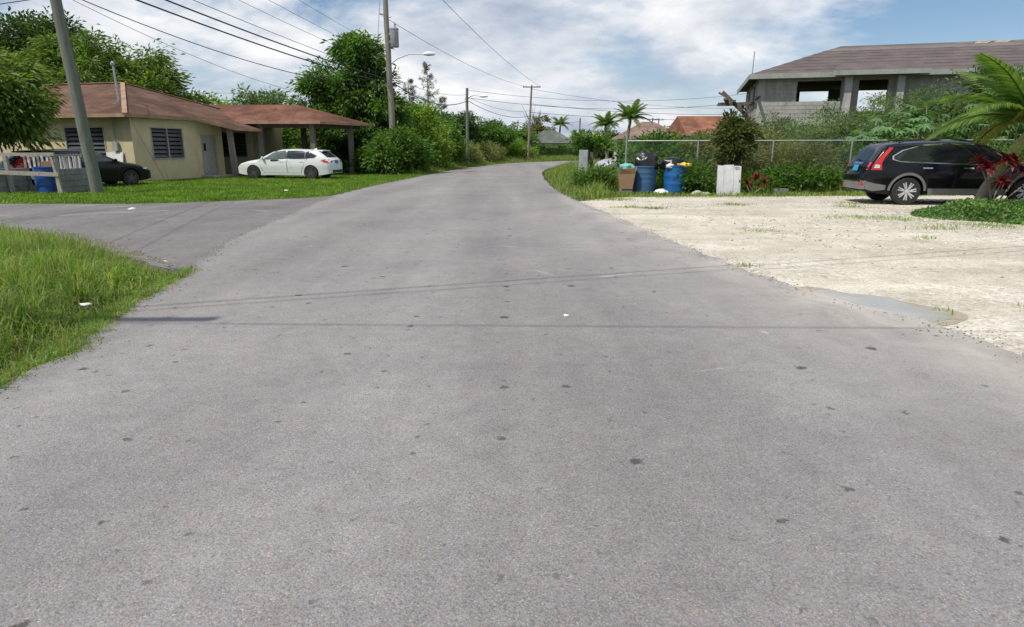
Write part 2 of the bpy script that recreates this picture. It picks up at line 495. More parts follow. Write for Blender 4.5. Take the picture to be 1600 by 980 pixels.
# puddle: milky rain water
_t = NT('puddle_water')
M['water'] = _t.fin(_t.ramp(_t.noise(_t.pos(), 3, 3), [(0.3, (0.36, 0.345, 0.30)), (0.7, (0.43, 0.415, 0.37))]), 0.10, 0, 0.4)

# ------------------------------------------------------------------ mesh helpers


class MB:
    def __init__(self):
        self.v, self.f, self.mi = [], [], []
        self.cur = 0

    def add(self, vs, fs):
        b = len(self.v)
        self.v += [tuple(p) for p in vs]
        self.f += [[b + i for i in q] for q in fs]
        self.mi += [self.cur] * len(fs)
        return self

    def box(self, c, s, rz=0.0, taper=1.0):
        x, y, z = s[0] / 2, s[1] / 2, s[2] / 2
        ca, sa = math.cos(rz), math.sin(rz)
        vs = []
        for dz in (-z, z):
            k = 1.0 if dz < 0 else taper
            for dx, dy in ((-x, -y), (x, -y), (x, y), (-x, y)):
                dx, dy = dx * k, dy * k
                vs.append((c[0] + dx * ca - dy * sa, c[1] + dx * sa + dy * ca, c[2] + dz))
        return self.add(vs, [(3, 2, 1, 0), (4, 5, 6, 7), (0, 1, 5, 4), (1, 2, 6, 5), (2, 3, 7, 6), (3, 0, 4, 7)])

    def hexa(self, p):
        """eight corners: bottom four anticlockwise, then top four"""
        return self.add(p, [(3, 2, 1, 0), (4, 5, 6, 7), (0, 1, 5, 4), (1, 2, 6, 5), (2, 3, 7, 6), (3, 0, 4, 7)])

    def bar(self, p, q, w, h, up=(0, 0, 1)):
        p, q = Vector(p), Vector(q)
        d = (q - p).normalized()
        u = Vector(up)
        if abs(d.dot(u)) > 0.98:
            u = Vector((0, 1, 0))
        s = d.cross(u).normalized()
        u = s.cross(d)
        vs = []
        for e in (p, q):
            for a, b in ((-1, -1), (1, -1), (1, 1), (-1, 1)):
                vs.append(e + s * (a * w / 2) + u * (b * h / 2))
        return self.add(vs, [(3, 2, 1, 0), (4, 5, 6, 7), (0, 1, 5, 4), (1, 2, 6, 5), (2, 3, 7, 6), (3, 0, 4, 7)])

    def tube(self, pts, rads, n=8, cap=True):
        pts = [Vector(p) for p in pts]
        if isinstance(rads, (int, float)):
            rads = [rads] * len(pts)
        vs, fs = [], []
        d0 = (pts[1] - pts[0]).normalized()
        u = Vector((0, 0, 1)) if abs(d0.z) < 0.9 else Vector((1, 0, 0))
        s = d0.cross(u).normalized()
        for i, p in enumerate(pts):
            d = (pts[min(i + 1, len(pts) - 1)] - pts[max(i - 1, 0)]).normalized()
            s = (s - d * s.dot(d)).normalized()
            t = d.cross(s)
            for k in range(n):
                a = 2 * PI * k / n
                vs.append(p + (s * math.cos(a) + t * math.sin(a)) * rads[i])
        for i in range(len(pts) - 1):
            for k in range(n):
                k2 = (k + 1) % n
                fs.append((i * n + k, i * n + k2, (i + 1) * n + k2, (i + 1) * n + k))
        if cap:
            fs.append(tuple(range(n - 1, -1, -1)))
            fs.append(tuple((len(pts) - 1) * n + k for k in range(n)))
        return self.add(vs, fs)

    def lathe(self, prof, n=24, c=(0, 0, 0), axis='z', cap=True):
        vs, fs = [], []
        for r, z in prof:
            for k in range(n):
                a = 2 * PI * k / n
                x, y = r * math.cos(a), r * math.sin(a)
                vs.append((c[0] + x, c[1] + y, c[2] + z) if axis == 'z' else (c[0] + x, c[1] + z, c[2] + y))
        for i in range(len(prof) - 1):
            for k in range(n):
                k2 = (k + 1) % n
                fs.append((i * n + k, i * n + k2, (i + 1) * n + k2, (i + 1) * n + k))
        if cap:
            fs.append(tuple(range(n - 1, -1, -1)))
            fs.append(tuple((len(prof) - 1) * n + k for k in range(n)))
        return self.add(vs, fs)

    def prism(self, poly, z0, z1):
        n = len(poly)
        vs = [(x, y, z0) for x, y in poly] + [(x, y, z1) for x, y in poly]
        tri = tessellate_polygon([[Vector((x, y, 0)) for x, y in poly]])
        fs = [tuple(t) for t in tri]
        fs = [(c + n, b + n, a + n) if False else (a + n, b + n, c + n) for a, b, c in fs] + [(c, b, a) for a, b, c in fs]
        fs += [(i, (i + 1) % n, n + (i + 1) % n, n + i) for i in range(n)]
        return self.add(vs, fs)

    def slab(self, poly3, th):
        """a sloping plate: polygon in space with a thickness straight down"""
        n = len(poly3)
        vs = [tuple(p) for p in poly3] + [(p[0], p[1], p[2] - th) for p in poly3]
        fs = [tuple(range(n)), tuple(range(2 * n - 1, n - 1, -1))]
        fs += [(i, n + i, n + (i + 1) % n, (i + 1) % n) for i in range(n)]
        return self.add(vs, fs)

    def mesh(self, name, mats, smooth=False, off=(0, 0, 0)):
        me = bpy.data.meshes.new(name)
        o = Vector(off)
        me.from_pydata([tuple(Vector(p) - o) for p in self.v], [], self.f)
        if not isinstance(mats, (list, tuple)):
            mats = [mats]
        for m in mats:
            me.materials.append(m)
        me.polygons.foreach_set('material_index', self.mi)
        if smooth:
            me.polygons.foreach_set('use_smooth', [True] * len(me.polygons))
            me.set_sharp_from_angle(angle=R(38))
        me.update()
        return me


def root_loc(o):
    while o.parent:
        o = o.parent
    return o.location


def put(name, me, parent=None, loc=(0, 0, 0)):
    o = bpy.data.objects.new(name, me)
    COL.objects.link(o)
    o.location = loc
    if parent:
        o.parent = parent
    return o


def part(name, mb, mat, parent, smooth=False, local=False):
    """mesh given in world coordinates (or local ones) as a child"""
    off = (0, 0, 0) if local else root_loc(parent)
    return put(name, mb.mesh(name, mat, smooth, off), parent)


def tag(o, label=None, cat=None, group=None, kind=None):
    if label:
        o['label'] = label
    if cat:
        o['category'] = cat
    if group:
        o['group'] = group
    if kind:
        o['kind'] = kind
    return o


def thing(name, label, cat, loc, rz=0.0, group=None):
    o = bpy.data.objects.new(name, None)
    COL.objects.link(o)
    o.empty_display_size = 0.2
    o.location = loc
    o.rotation_euler = (0, 0, rz)
    return tag(o, label, cat, group)


def single(name, mb, mat, label, cat, group=None, smooth=False, kind=None):
    """a thing that is one mesh, its origin at its base"""
    a = np.array(mb.v)
    c = (float(a[:, 0].mean()), float(a[:, 1].mean()), float(a[:, 2].min()))
    o = put(name, mb.mesh(name, mat, smooth, c), None, c)
    return tag(o, label, cat, group, kind)


def copy_tree(o, parent=None):
    c = o.copy()
    COL.objects.link(c)
    if parent:
        c.parent = parent
    for ch in [k for k in bpy.data.objects if k.parent == o]:
        copy_tree(ch, c)
    return c


def fast_mesh(name, V, F, mat):
    """V (n,3), F (m,k) as one mesh"""
    V = np.ascontiguousarray(V, dtype=np.float32)
    F = np.ascontiguousarray(F, dtype=np.int32)
    me = bpy.data.meshes.new(name)
    k = F.shape[1]
    me.vertices.add(len(V))
    me.vertices.foreach_set('co', V.ravel())
    me.loops.add(F.size)
    me.loops.foreach_set('vertex_index', F.ravel())
    me.polygons.add(len(F))
    me.polygons.foreach_set('loop_start', np.arange(0, F.size, k, dtype=np.int32))
    try:
        me.polygons.foreach_set('loop_total', np.full(len(F), k, dtype=np.int32))
    except Exception:
        pass
    me.materials.append(mat)
    me.update(calc_edges=True)
    return me


def unit(a):
    return a / np.maximum(np.linalg.norm(a, axis=1, keepdims=True), 1e-9)


def leaves(P, D, L, W, fold=0.18):
    """diamond leaves: P base (n,3), D direction (n,3), L length, W width -> V, F (two triangles each)"""
    n = len(P)
    D = unit(D)
    ref = unit(RNG.normal(size=(n, 3)) + np.array([0, 0, 1.2]))
    S = unit(np.cross(D, ref))
    N = np.cross(S, D)
    L = np.broadcast_to(L, (n,))[:, None]
    W = np.broadcast_to(W, (n,))[:, None]
    mid = P + D * L * 0.45
    tip = P + D * L - np.array([0, 0, 1.0]) * L * 0.12
    V = np.stack([P, mid + S * W / 2 + N * W * fold, tip, mid - S * W / 2 + N * W * fold], axis=1).reshape(-1, 3)
    b = (np.arange(n) * 4)[:, None]
    F = np.concatenate([b + np.array([[0, 1, 2]]), b + np.array([[0, 2, 3]])], axis=0)
    return V, F


def blades(P, h, w, lean=0.5):
    """grass blades, three triangles each"""
    n = len(P)
    a = RNG.uniform(0, 2 * PI, n)
    S = np.stack([np.cos(a), np.sin(a), np.zeros(n)], 1)
    b = a + PI / 2 + RNG.normal(0, 0.5, n)
    ln = np.abs(RNG.normal(0, lean, n)) + 0.08
    D = np.stack([np.cos(b), np.sin(b), np.zeros(n)], 1) * (ln * h)[:, None]
    Z = np.array([0, 0, 1.0])
    hh = h[:, None]
    ww = w[:, None] / 2
    mid = P + D * 0.35 + Z * hh * 0.6
    tip = P + D + Z * hh * np.clip(1.0 - ln * 0.35, 0.35, 1)[:, None]
    V = np.stack([P - S * ww, P + S * ww, mid + S * ww * 0.75, mid - S * ww * 0.75, tip], 1).reshape(-1, 3)
    k = (np.arange(n) * 5)[:, None]
    F = np.concatenate([k + np.array([[0, 1, 2]]), k + np.array([[0, 2, 3]]), k + np.array([[3, 2, 4]])], 0)
    return V, F


def in_poly(x, y, poly):
    ins = np.zeros(len(x), bool)
    n = len(poly)
    for i in range(n):
        x0, y0 = poly[i]
        x1, y1 = poly[(i + 1) % n]
        c = ((y0 > y) != (y1 > y)) & (x < (x1 - x0) * (y - y0) / (y1 - y0 + 1e-12) + x0)
        ins ^= c
    return ins


def scatter(poly, n):
    a = np.array(poly)
    lo, hi = a.min(0), a.max(0)
    out = []
    got = 0
    while got < n:
        p = RNG.uniform(lo, hi, (n * 2, 2))
        p = p[in_poly(p[:, 0], p[:, 1], poly)]
        out.append(p)
        got += len(p)
        if len(p) == 0:
            break
    return np.concatenate(out)[:n]


def edge_dist(p, line):
    d = np.full(len(p), 1e9)
    for a, b in zip(line[:-1], line[1:]):
        a, b = np.array(a), np.array(b)
        t = np.clip(((p - a) @ (b - a)) / ((b - a) @ (b - a)), 0, 1)
        d = np.minimum(d, np.linalg.norm(p - (a + t[:, None] * (b - a)), axis=1))
    return d


def fbm(p, s=1.0, seed=0.0):
    return np.array([mnoise.noise((x * s + seed, y * s - seed, seed * 0.7)) for x, y in p])


def resample(line, step, jit, seed=0.0, smooth=True):
    pts = [Vector((x, y, 0)) for x, y in line]
    if smooth:
        dense = []
        for i in range(len(pts) - 1):
            p0, p1, p2, p3 = pts[max(i - 1, 0)], pts[i], pts[i + 1], pts[min(i + 2, len(pts) - 1)]
            m = max(2, int((p2 - p1).length / step))
            for k in range(m):
                t = k / m
                q = 0.5 * ((2 * p1) + (p2 - p0) * t + (2 * p0 - 5 * p1 + 4 * p2 - p3) * t * t + (3 * p1 - p0 - 3 * p2 + p3) * t ** 3)
                dense.append(q)
        dense.append(pts[-1])
    else:
        dense = pts
    out = []
    for i, q in enumerate(dense):
        j = jit * (mnoise.noise((q.x * 1.7 + seed, q.y * 1.7, seed)) + 0.6 * mnoise.noise((q.x * 6 + seed, q.y * 6, seed)) + 0.3 * mnoise.noise((q.x * 19 + seed, q.y * 19, seed)))
        out.append((q.x + j, q.y + j * 0.4))
    return out


def structure(name, mb, mat, kind='structure', smooth=False):
    return tag(put(name, mb.mesh(name, mat, smooth)), kind=kind)


# ------------------------------------------------------------------ ground, road, streets
ROAD_L = [(-3.3, -8), (-3.2, -2), (-3.22, 3.9), (-3.42, 5.0), (-3.98, 8.0), (-4.6, 11), (-5.0, 14.5), (-5.45, 19), (-5.62, 22.8), (-5.35, 29), (-4.87, 36.2), (-3.8, 48.8), (-2.3, 58), (-0.6, 66), (2.2, 73), (6.5, 80), (13, 86), (24, 91), (60, 96)]
ROAD_R = [(3.6, -8), (3.7, 0), (3.66, 4.4), (3.62, 5.3), (3.09, 6.85), (2.8, 8.6), (2.43, 12.4), (2.09, 16.5), (1.62, 22.8), (1.6, 32.4), (2.0, 43.3), (3.4, 54), (5.6, 62), (9.2, 69), (14.5, 75), (25, 81), (60, 86)]
rl = resample(ROAD_L, 0.12, 0.09, 3.0)
rr = resample(ROAD_R, 0.12, 0.085, 9.0)
mb = MB()
mb.add([(-1500, -900, -0.075), (1500, -900, -0.075), (1500, 2200, -0.075), (-1500, 2200, -0.075)], [(0, 1, 2, 3)])
structure('ground', mb, M['soil'])
structure('road', MB().prism(rr + rl[::-1], -0.12, 0.0), M['asphalt'])
SIDE_N = [(-3.0, 7.7), (-4.1, 8.05), (-4.7, 8.35), (-6.35, 9.92), (-8.65, 11.7), (-11, 12.7), (-16, 13.4), (-60, 14)]
SIDE_F = [(-60, 18.2), (-13.9, 17.95), (-10.4, 17.95), (-7.5, 19.3), (-5.9, 20.6), (-5.5, 22.2), (-3.0, 22.0)]
side_poly = resample(SIDE_N, 0.4, 0.10, 5.0) + resample(SIDE_F, 0.4, 0.08, 7.0)
structure('side_street', MB().prism(side_poly, -0.12, -0.012), M['asphalt_side'])
LOT_F = [(1.2, 18.2), (1.75, 18.7), (2.95, 20.2), (4.04, 20.8), (6, 21.0), (8.2, 21.1), (10.8, 21.4), (14, 21.6), (26, 21.6)]
lot_poly = resample(LOT_F, 0.4, 0.16, 2.0) + [(26, -8), (1.2, -8)]
structure('gravel_lot', MB().prism(lot_poly, -0.12, -0.028), M['gravel'])
LAWN = [(-60, 18.25), (-13.9, 18.0), (-10.4, 18.0), (-7.5, 19.35), (-5.95, 20.7), (-5.75, 22.8), (-5.45, 29), (-5.0, 36.2), (-4.7, 40), (-9, 43), (-60, 43)]
structure('lawn', MB().prism(LAWN, -0.12, -0.022), M['lawn_soil'])

# puddle beside the road edge
pud = [(3.1, 6.72), (3.28, 6.1), (3.45, 5.68), (3.62, 5.52), (3.86, 5.62), (4.02, 5.84), (3.98, 6.04), (3.86, 6.28), (3.80, 6.5), (3.55, 6.66), (3.3, 6.86)]
ring = resample([(3.62 + (x - 3.62) * 1.28, 6.1 + (y - 6.1) * 1.22) for x, y in pud + [pud[0]]], 0.04, 0.10, 6.0)[:-1]
structure('damp_sand', MB().prism(ring, -0.05, -0.0245), M['damp'])
pud = resample(pud + [pud[0]], 0.03, 0.09, 4.0)[:-1]
structure('puddle', MB().prism(pud, -0.03, -0.022), M['water'])

# ------------------------------------------------------------------ buildings


class Frame:
    """a wall plane: origin, direction along the wall, outward normal"""

    def __init__(self, o, ang):
        self.o = Vector((o[0], o[1], 0))
        self.d = Vector((math.cos(ang), math.sin(ang), 0))
        self.n = Vector((self.d.y, -self.d.x, 0))

    def p(self, t, n, z):
        q = self.o + self.d * t + self.n * n
        return (q.x, q.y, z)

    def box(self, mb, t0, t1, n0, n1, z0, z1):
        c = [(t0, n1), (t1, n1), (t1, n0), (t0, n0)]
        mb.hexa([self.p(t, n, z0) for t, n in c] + [self.p(t, n, z1) for t, n in c])
        return mb

    def wall(self, mb, L0, L1, H0, H1, th, openings):
        """wall from L0 to L1 with real openings (t0, t1, z0, z1), sorted along t and not overlapping"""
        t = L0
        for (a, b, z0, z1) in sorted(openings):
            if a > t:
                self.box(mb, t, a, -th, 0, H0, H1)
            if z0 > H0:
                self.box(mb, a, b, -th, 0, H0, z0)
            if z1 < H1:
                self.box(mb, a, b, -th, 0, z1, H1)
            t = b
        if t < L1:
            self.box(mb, t, L1, -th, 0, H0, H1)
        return mb


def louvre_window(fr, root, t0, t1, z0, z1, panes=2, slats=7):
    f = MB()
    w = 0.06
    fr.box(f, t0 - 0.03, t1 + 0.03, -0.12, 0.03, z0 - 0.06, z0)
    fr.box(f, t0 - 0.03, t1 + 0.03, -0.12, 0.03, z1, z1 + 0.05)
    for k in range(panes + 1):
        t = t0 + (t1 - t0) * k / panes
        fr.box(f, t - w / 2, t + w / 2, -0.10, 0.02, z0, z1)
    win = part('window', f, M['frame_grey'], root)
    for k in range(panes):
        a = t0 + (t1 - t0) * k / panes + w / 2
        b = t0 + (t1 - t0) * (k + 1) / panes - w / 2
        for i in range(slats):
            zc = z0 + (z1 - z0) * (i + 0.5) / slats
            hh = (z1 - z0) / slats * 0.36
            s = MB()
            tl = 0.07
            s.hexa([fr.p(a, 0.0, zc - hh), fr.p(b, 0.0, zc - hh), fr.p(b, -0.012, zc - hh), fr.p(a, -0.012, zc - hh),
                    fr.p(a, -tl, zc + hh), fr.p(b, -tl, zc + hh), fr.p(b, -tl - 0.012, zc + hh), fr.p(a, -tl - 0.012, zc + hh)])
            part('louvre', s, M['louvre'], win)
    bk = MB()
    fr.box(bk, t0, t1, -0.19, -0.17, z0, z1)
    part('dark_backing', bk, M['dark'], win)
    return win


# --- the yellow bungalow with brown hip roof
A15 = R(75)                                     # right-hand facade runs away at 15 degrees off straight ahead
rdir = Vector((math.cos(A15), math.sin(A15), 0))
ldir = Vector((-rdir.y, rdir.x, 0))
E0 = Vector((-16.64, 29.3, 0))                  # eave corner nearest the road
EZ = 2.89
house = thing('bungalow', 'yellow bungalow with brown hipped roof and louvre windows behind the leaning pole', 'house', (-19, 33, 0))
wc = E0 + rdir * 0.5 + ldir * 0.28
side = Frame(wc, A15)                           # normal points to the road (right)
WH = 2.78
front = Frame(wc + ldir * 13.0, A15 - R(90))    # runs from the far left to the corner; normal to camera
m = MB()
side.wall(m, 0.0, 5.9, -0.1, WH, 0.22, [(1.1, 3.05, 1.02, 2.35), (4.3, 5.35, -0.1, 2.08)])
part('side_wall', m, M['wall_yellow'], house)
m = MB()
front.wall(m, 0.0, 12.78, -0.1, WH, 0.22, [(9.3, 11.5, 1.02, 2.35)])
part('front_wall', m, M['wall_yellow'], house)
louvre_window(side, house, 1.1, 3.05, 1.02, 2.35, 2, 7)
louvre_window(front, house, 9.3, 11.5, 1.02, 2.35, 2, 7)
# door
m = MB()
side.box(m, 4.36, 5.29, -0.12, -0.06, 0.02, 2.05)
side.box(m, 4.46, 4.62, -0.06, -0.05, 1.25, 1.75)
door = part('door', m, M['door_grey'], house)
m = MB()
side.box(m, 4.28, 4.36, -0.1, 0.025, 0, 2.11)
side.box(m, 5.29, 5.37, -0.1, 0.025, 0, 2.11)
side.box(m, 4.36, 5.29, -0.1, 0.025, 2.05, 2.11)
part('door_frame', m, M['frame_grey'], door)
m = MB()
side.box(m, 4.5, 4.66, -0.049, -0.035, 1.32, 1.7)
part('door_pane', m, M['dark'], door)
m = MB()
side.box(m, 4.1, 5.55, 0.02, 0.75, -0.1, 0.13)
part('door_step', m, M['concrete'], house)

# roof: hip with ridge running to the left
HL = 10.4
F0 = E0 + rdir * HL
apex = E0 + rdir * (HL / 2) + ldir * 5.0
AZ = 4.72
L0 = E0 + ldir * 15
L1 = F0 + ldir * 15
La = apex + ldir * 10


def v3(p, z):
    return (p.x, p.y, z)


roof = MB()
roof.slab([v3(E0, EZ), v3(apex, AZ), v3(La, AZ), v3(L0, EZ)][::-1], 0.06)
roof.slab([v3(E0, EZ), v3(F0, EZ), v3(apex, AZ)], 0.06)
roof.slab([v3(F0, EZ), v3(L1, EZ), v3(La, AZ), v3(apex, AZ)], 0.06)
roof_o = part('roof', roof, M['roof_brown'], house)
m = MB()
m.bar(v3(E0, EZ - 0.05), v3(L0, EZ - 0.05), 0.05, 0.15)
m.bar(v3(E0, EZ - 0.05), v3(F0, EZ - 0.05), 0.05, 0.15)
part('fascia', m, M['roof_edge'], roof_o)
m = MB()
m.bar(v3(E0, EZ + 0.03), v3(apex, AZ + 0.03), 0.2, 0.035)
m.bar(v3(apex, AZ + 0.03), v3(F0, EZ + 0.03), 0.24, 0.035)
m.bar(v3(apex, AZ + 0.035), v3(La, AZ + 0.035), 0.24, 0.035)
part('hip_cap', m, M['roof_edge'], roof_o)
m = MB()
m.slab([v3(E0 + rdir * 0.05 + ldir * 0.05, EZ - 0.10), v3(F0 + ldir * 0.05, EZ - 0.10), v3(F0 + ldir * 0.6, EZ - 0.10), v3(E0 + rdir * 0.55 + ldir * 0.6, EZ - 0.10)], 0.02)
m.slab([v3(E0 + rdir * 0.05 + ldir * 0.05, EZ - 0.10), v3(E0 + rdir * 0.55 + ldir * 0.6, EZ - 0.10), v3(L0 + rdir * 0.55, EZ - 0.10), v3(L0 + rdir * 0.05, EZ - 0.10)], 0.02)
part('soffit', m, M['soffit'], roof_o)
# low porch roof over the door, carried by a post
q1 = E0 + rdir * 4.0
q4 = E0 + rdir * 8.6
q2 = E0 + rdir * 5.6 - ldir * 1.25
q3 = E0 + rdir * 7.4 - ldir * 1.45
m = MB()
m.slab([v3(q1, EZ + 0.02), v3(q2, 2.44), v3(q3, 2.42), v3(q4, EZ + 0.02)], 0.07)
pr = part('porch_roof', m, M['roof_brown'], house)
m = MB()
m.bar(v3(q1, EZ - 0.03), v3(q2, 2.39), 0.05, 0.12)
m.bar(v3(q2, 2.39), v3(q3, 2.37), 0.05, 0.12)
part('porch_fascia', m, M['roof_edge'], pr)
pp = E0 + rdir * 5.75 - ldir * 0.85
m = MB()
m.bar((pp.x, pp.y, -0.1), (pp.x - 0.12, pp.y, 2.5), 0.24, 0.24)
part('porch_post', m, M['post_wood'], house)
# wing behind the porch
wing = Frame((-18.6, 38.6, 0), 0.0)
m = MB()
wing.wall(m, 0.0, 3.74, -0.1, 2.8, 0.22, [(1.95, 3.4, 1.0, 2.3)])
part('wing_wall', m, M['wall_yellow'], house)
louvre_window(wing, house, 1.95, 3.4, 1.0, 2.3, 2, 7)
m = MB()
m.box((-16.75, 41.3, 1.35), (3.7, 4.95, 2.9))
part('wing_body', m, M['wall_yellow'], house)
# meter, conduit and a pale sheet leaning on the front wall
m = MB()
front.box(m, 12.0, 12.26, 0.003, 0.14, 1.35, 1.72)
mt = part('meter_box', m, M['meter'], house)
m = MB()
m.tube([front.p(12.1, 0.05, 1.72), front.p(12.1, 0.05, 2.78)], 0.025, 6)
part('conduit', m, M['meter'], mt)

m = MB()
m.hexa([front.p(11.55, 0.30, -0.02), front.p(12.45, 0.30, -0.02), front.p(12.45, 0.26, -0.02), front.p(11.55, 0.26, -0.02),
        front.p(11.55, 0.06, 1.28), front.p(12.45, 0.06, 1.28), front.p(12.45, 0.02, 1.28), front.p(11.55, 0.02, 1.28)])
single('wall_panel', m, M['board_white'], 'pale sheet leaning on the yellow wall below the meter', 'panel')

# service mast on the roof
mast_base = E0 + rdir * 1.9 + ldir * 2.1
m = MB()
m.tube([(mast_base.x, mast_base.y, 3.3), (mast_base.x - 0.05, mast_base.y, 5.15)], 0.045, 8)
ms = thing('service_mast', 'thin metal service mast standing on the brown roof ridge corner', 'mast', (mast_base.x, mast_base.y, 3.3))
part('mast_pipe', m, M['steel'], ms, True)
m = MB()
m.lathe([(0.03, 0), (0.09, 0.04), (0.10, 0.12), (0.04, 0.2)], 10, (mast_base.x - 0.05, mast_base.y, 5.1))
part('weather_head', m, M['meter'], ms, True)
MAST_TOP = (mast_base.x - 0.05, mast_base.y, 5.2)

# --- open carport beside the bungalow
cp = thing('carport', 'open carport with red-brown hipped roof on grey posts beside the bungalow', 'carport', (-12, 38, 0))
CZ = 2.83
cFL, cFR, cBR, cBL = (-16.2, 36.0, CZ), (-10.17, 36.0, CZ), (-8.30, 40.4, CZ), (-16.2, 42.6, CZ)
cR1, cR2 = (-17.3, 38.6, 3.84), (-12.1, 38.6, 3.84)
m = MB()
m.slab([cFL, cFR, cR2, cR1], 0.06)
m.slab([cFR, cBR, cR2], 0.06)
m.slab([cBR, cBL, cR1, cR2], 0.06)
cr = part('roof', m, M['roof_carport'], cp)
m = MB()
for a, b in ((cFL, cFR), (cFR, cBR), (cBR, cBL)):
    m.bar((a[0], a[1], a[2] - 0.05), (b[0], b[1], b[2] - 0.05), 0.05, 0.14)
part('fascia', m, M['roof_edge'], cr)
m = MB()
m.bar((cFL[0] - 1.2, 38.3, 3.9), (cFL[0] + 0.05, 36.0, CZ + 0.05), 0.14, 0.03)
part('valley_flashing', m, M['flash'], cr)
m = MB()
m.bar((-16.0, 36.5, 2.62), (-10.3, 36.5, 2.62), 0.12, 0.2)
m.bar((-10.5, 36.5, 2.62), (-9.0, 40.0, 2.62), 0.12, 0.2)
part('beam', m, M['soffit'], cp)
for x, y in ((-13.55, 36.5), (-10.75, 36.5), (-9.35, 39.2), (-12.75, 41.4)):
    m = MB()
    m.bar((x, y, -0.1), (x, y, 2.75), 0.26, 0.26)
    part('post', m, M['post_wood'], cp)

# --- the unfinished block house on the right
ub = thing('unfinished_house', 'unfinished grey block house with felted hip roof and empty window openings', 'house', (18, 38, 0))
UA = R(-15)
ufr = Frame((12.95, 36.05, 0), UA)              # long front, normal to the camera
usd = Frame((12.95 + 9 * math.sin(R(15)), 36.05 + 9 * math.cos(R(15)), 0), UA - R(90))   # left flank
UZ = 5.05
m = MB()
ufr.wall(m, 0.0, 20.0, -0.1, UZ, 0.2, [(1.85, 3.95, 3.8, 4.8), (4.75, 6.1, 3.0, 4.8)])
part('front_wall', m, M['mortar'], ub)
m = MB()
usd.wall(m, 0.0, 8.99, -0.1, UZ, 0.2, [(2.2, 3.4, 3.8, 4.8), (5.6, 6.8, 3.8, 4.8)])
part('flank_wall', m, M['mortar'], ub)
# block courses standing proud of the joint plane
m = MB()


def courses(fr, L, z0, z1, openings):
    row = 0
    z = z0
    while z + 0.2 <= z1:
        t = 0.0 if row % 2 == 0 else -0.2
        while t < L:
            a, b = max(t, 0) + 0.011, min(t + 0.4, L) - 0.011
            for o_ in openings:
                if z + 0.1 > o_[2] and z + 0.1 < o_[3] and a < o_[1] and b > o_[0]:
                    if a < o_[0]:
                        b = o_[0]
                    else:
                        a = o_[1]
            if b - a > 0.04:
                fr.box(m, a, b, 0.0, 0.010 + 0.010 * random.random(), z + 0.010, z + 0.190)
            t += 0.4
        z += 0.2
        row += 1


courses(ufr, 14.0, 2.2, 4.81, [(1.85, 3.95, 3.8, 4.8), (4.75, 6.1, 3.0, 4.8), (-0.1, 0.28, 0, 9)])
courses(usd, 8.9, 2.2, 4.81, [(2.2, 3.4, 3.8, 4.8), (5.6, 6.8, 3.8, 4.8)])
part('block_courses', m, M['concrete'], ub)['kind'] = 'stuff'
for t in (4.15, 6.5):
    m = MB()
    ufr.box(m, t - 0.16, t + 0.16, 0.35, 0.67, -0.1, UZ - 0.02)
    part('column', m, M['concrete_light'], ub)
m = MB()
ufr.box(m, -0.02, 0.28, -0.2, 0.02, -0.1, UZ)
part('corner_pier', m, M['concrete_light'], ub)
m = MB()
ufr.box(m, 0.3, 20.0, -0.1, 0.028, 2.55, 2.85)
ufr.box(m, 0.3, 20.0, -0.1, 0.024, 4.81, UZ - 0.004)
part('concrete_beam', m, M['concrete'], ub)
m = MB()
ufr.box(m, 0.2, 20, -8.8, -0.2, 2.6, 2.8)
part('upper_floor', m, M['concrete'], ub)
# a back wall with its own openings, so that daylight shows through the rooms
ubk = Frame(ufr.p(0, -8.8, 0), UA)
m = MB()
ubk.wall(m, 0, 20, 2.8, UZ, 0.2, [(3.2, 4.9, 3.7, 4.95), (6.6, 8.3, 3.7, 4.95)])
part('back_wall', m, M['concrete'], ub)
# roof
o = 0.55
ee = UZ + 0.08
c1 = ufr.p(-o, o, ee)
c2 = ufr.p(22, o, ee)
c3 = ufr.p(22, -9.5, ee)
c4 = ufr.p(-o, -9.5, ee)
RZ = 7.0
ra = ufr.p(4.5, -4.4, RZ)
rb = ufr.p(22, -4.4, RZ)
m = MB()
m.slab([c1, c2, rb, ra], 0.08)
m.slab([c4, c1, ra], 0.08)
m.slab([c3, c4, ra, rb], 0.08)
ur = part('roof', m, M['felt'], ub)
# overlapping felt courses on the front slope, each a strip
c1v, c2v, rav, rbv = Vector(c1), Vector(c2), Vector(ra), Vector(rb)
NF = 9
for k in range(NF):
    a, b = k / NF, (k + 1.12) / NF
    b = min(b, 1.0)
    if k == NF - 1:
        continue
    lift = Vector((0, 0, 0.012))
    lift2 = Vector((0, 0, 0.028))
    s = MB()
    e0, e1 = c1v.lerp(rav, a) + lift2, c2v.lerp(rbv, a) + lift2
    f0, f1 = c1v.lerp(rav, b) + lift, c2v.lerp(rbv, b) + lift
    s.slab([e0, e1, f1, f0], 0.008)
    part('felt_course', s, M['felt_light'] if k in (NF - 2,) else M['felt'], ur)
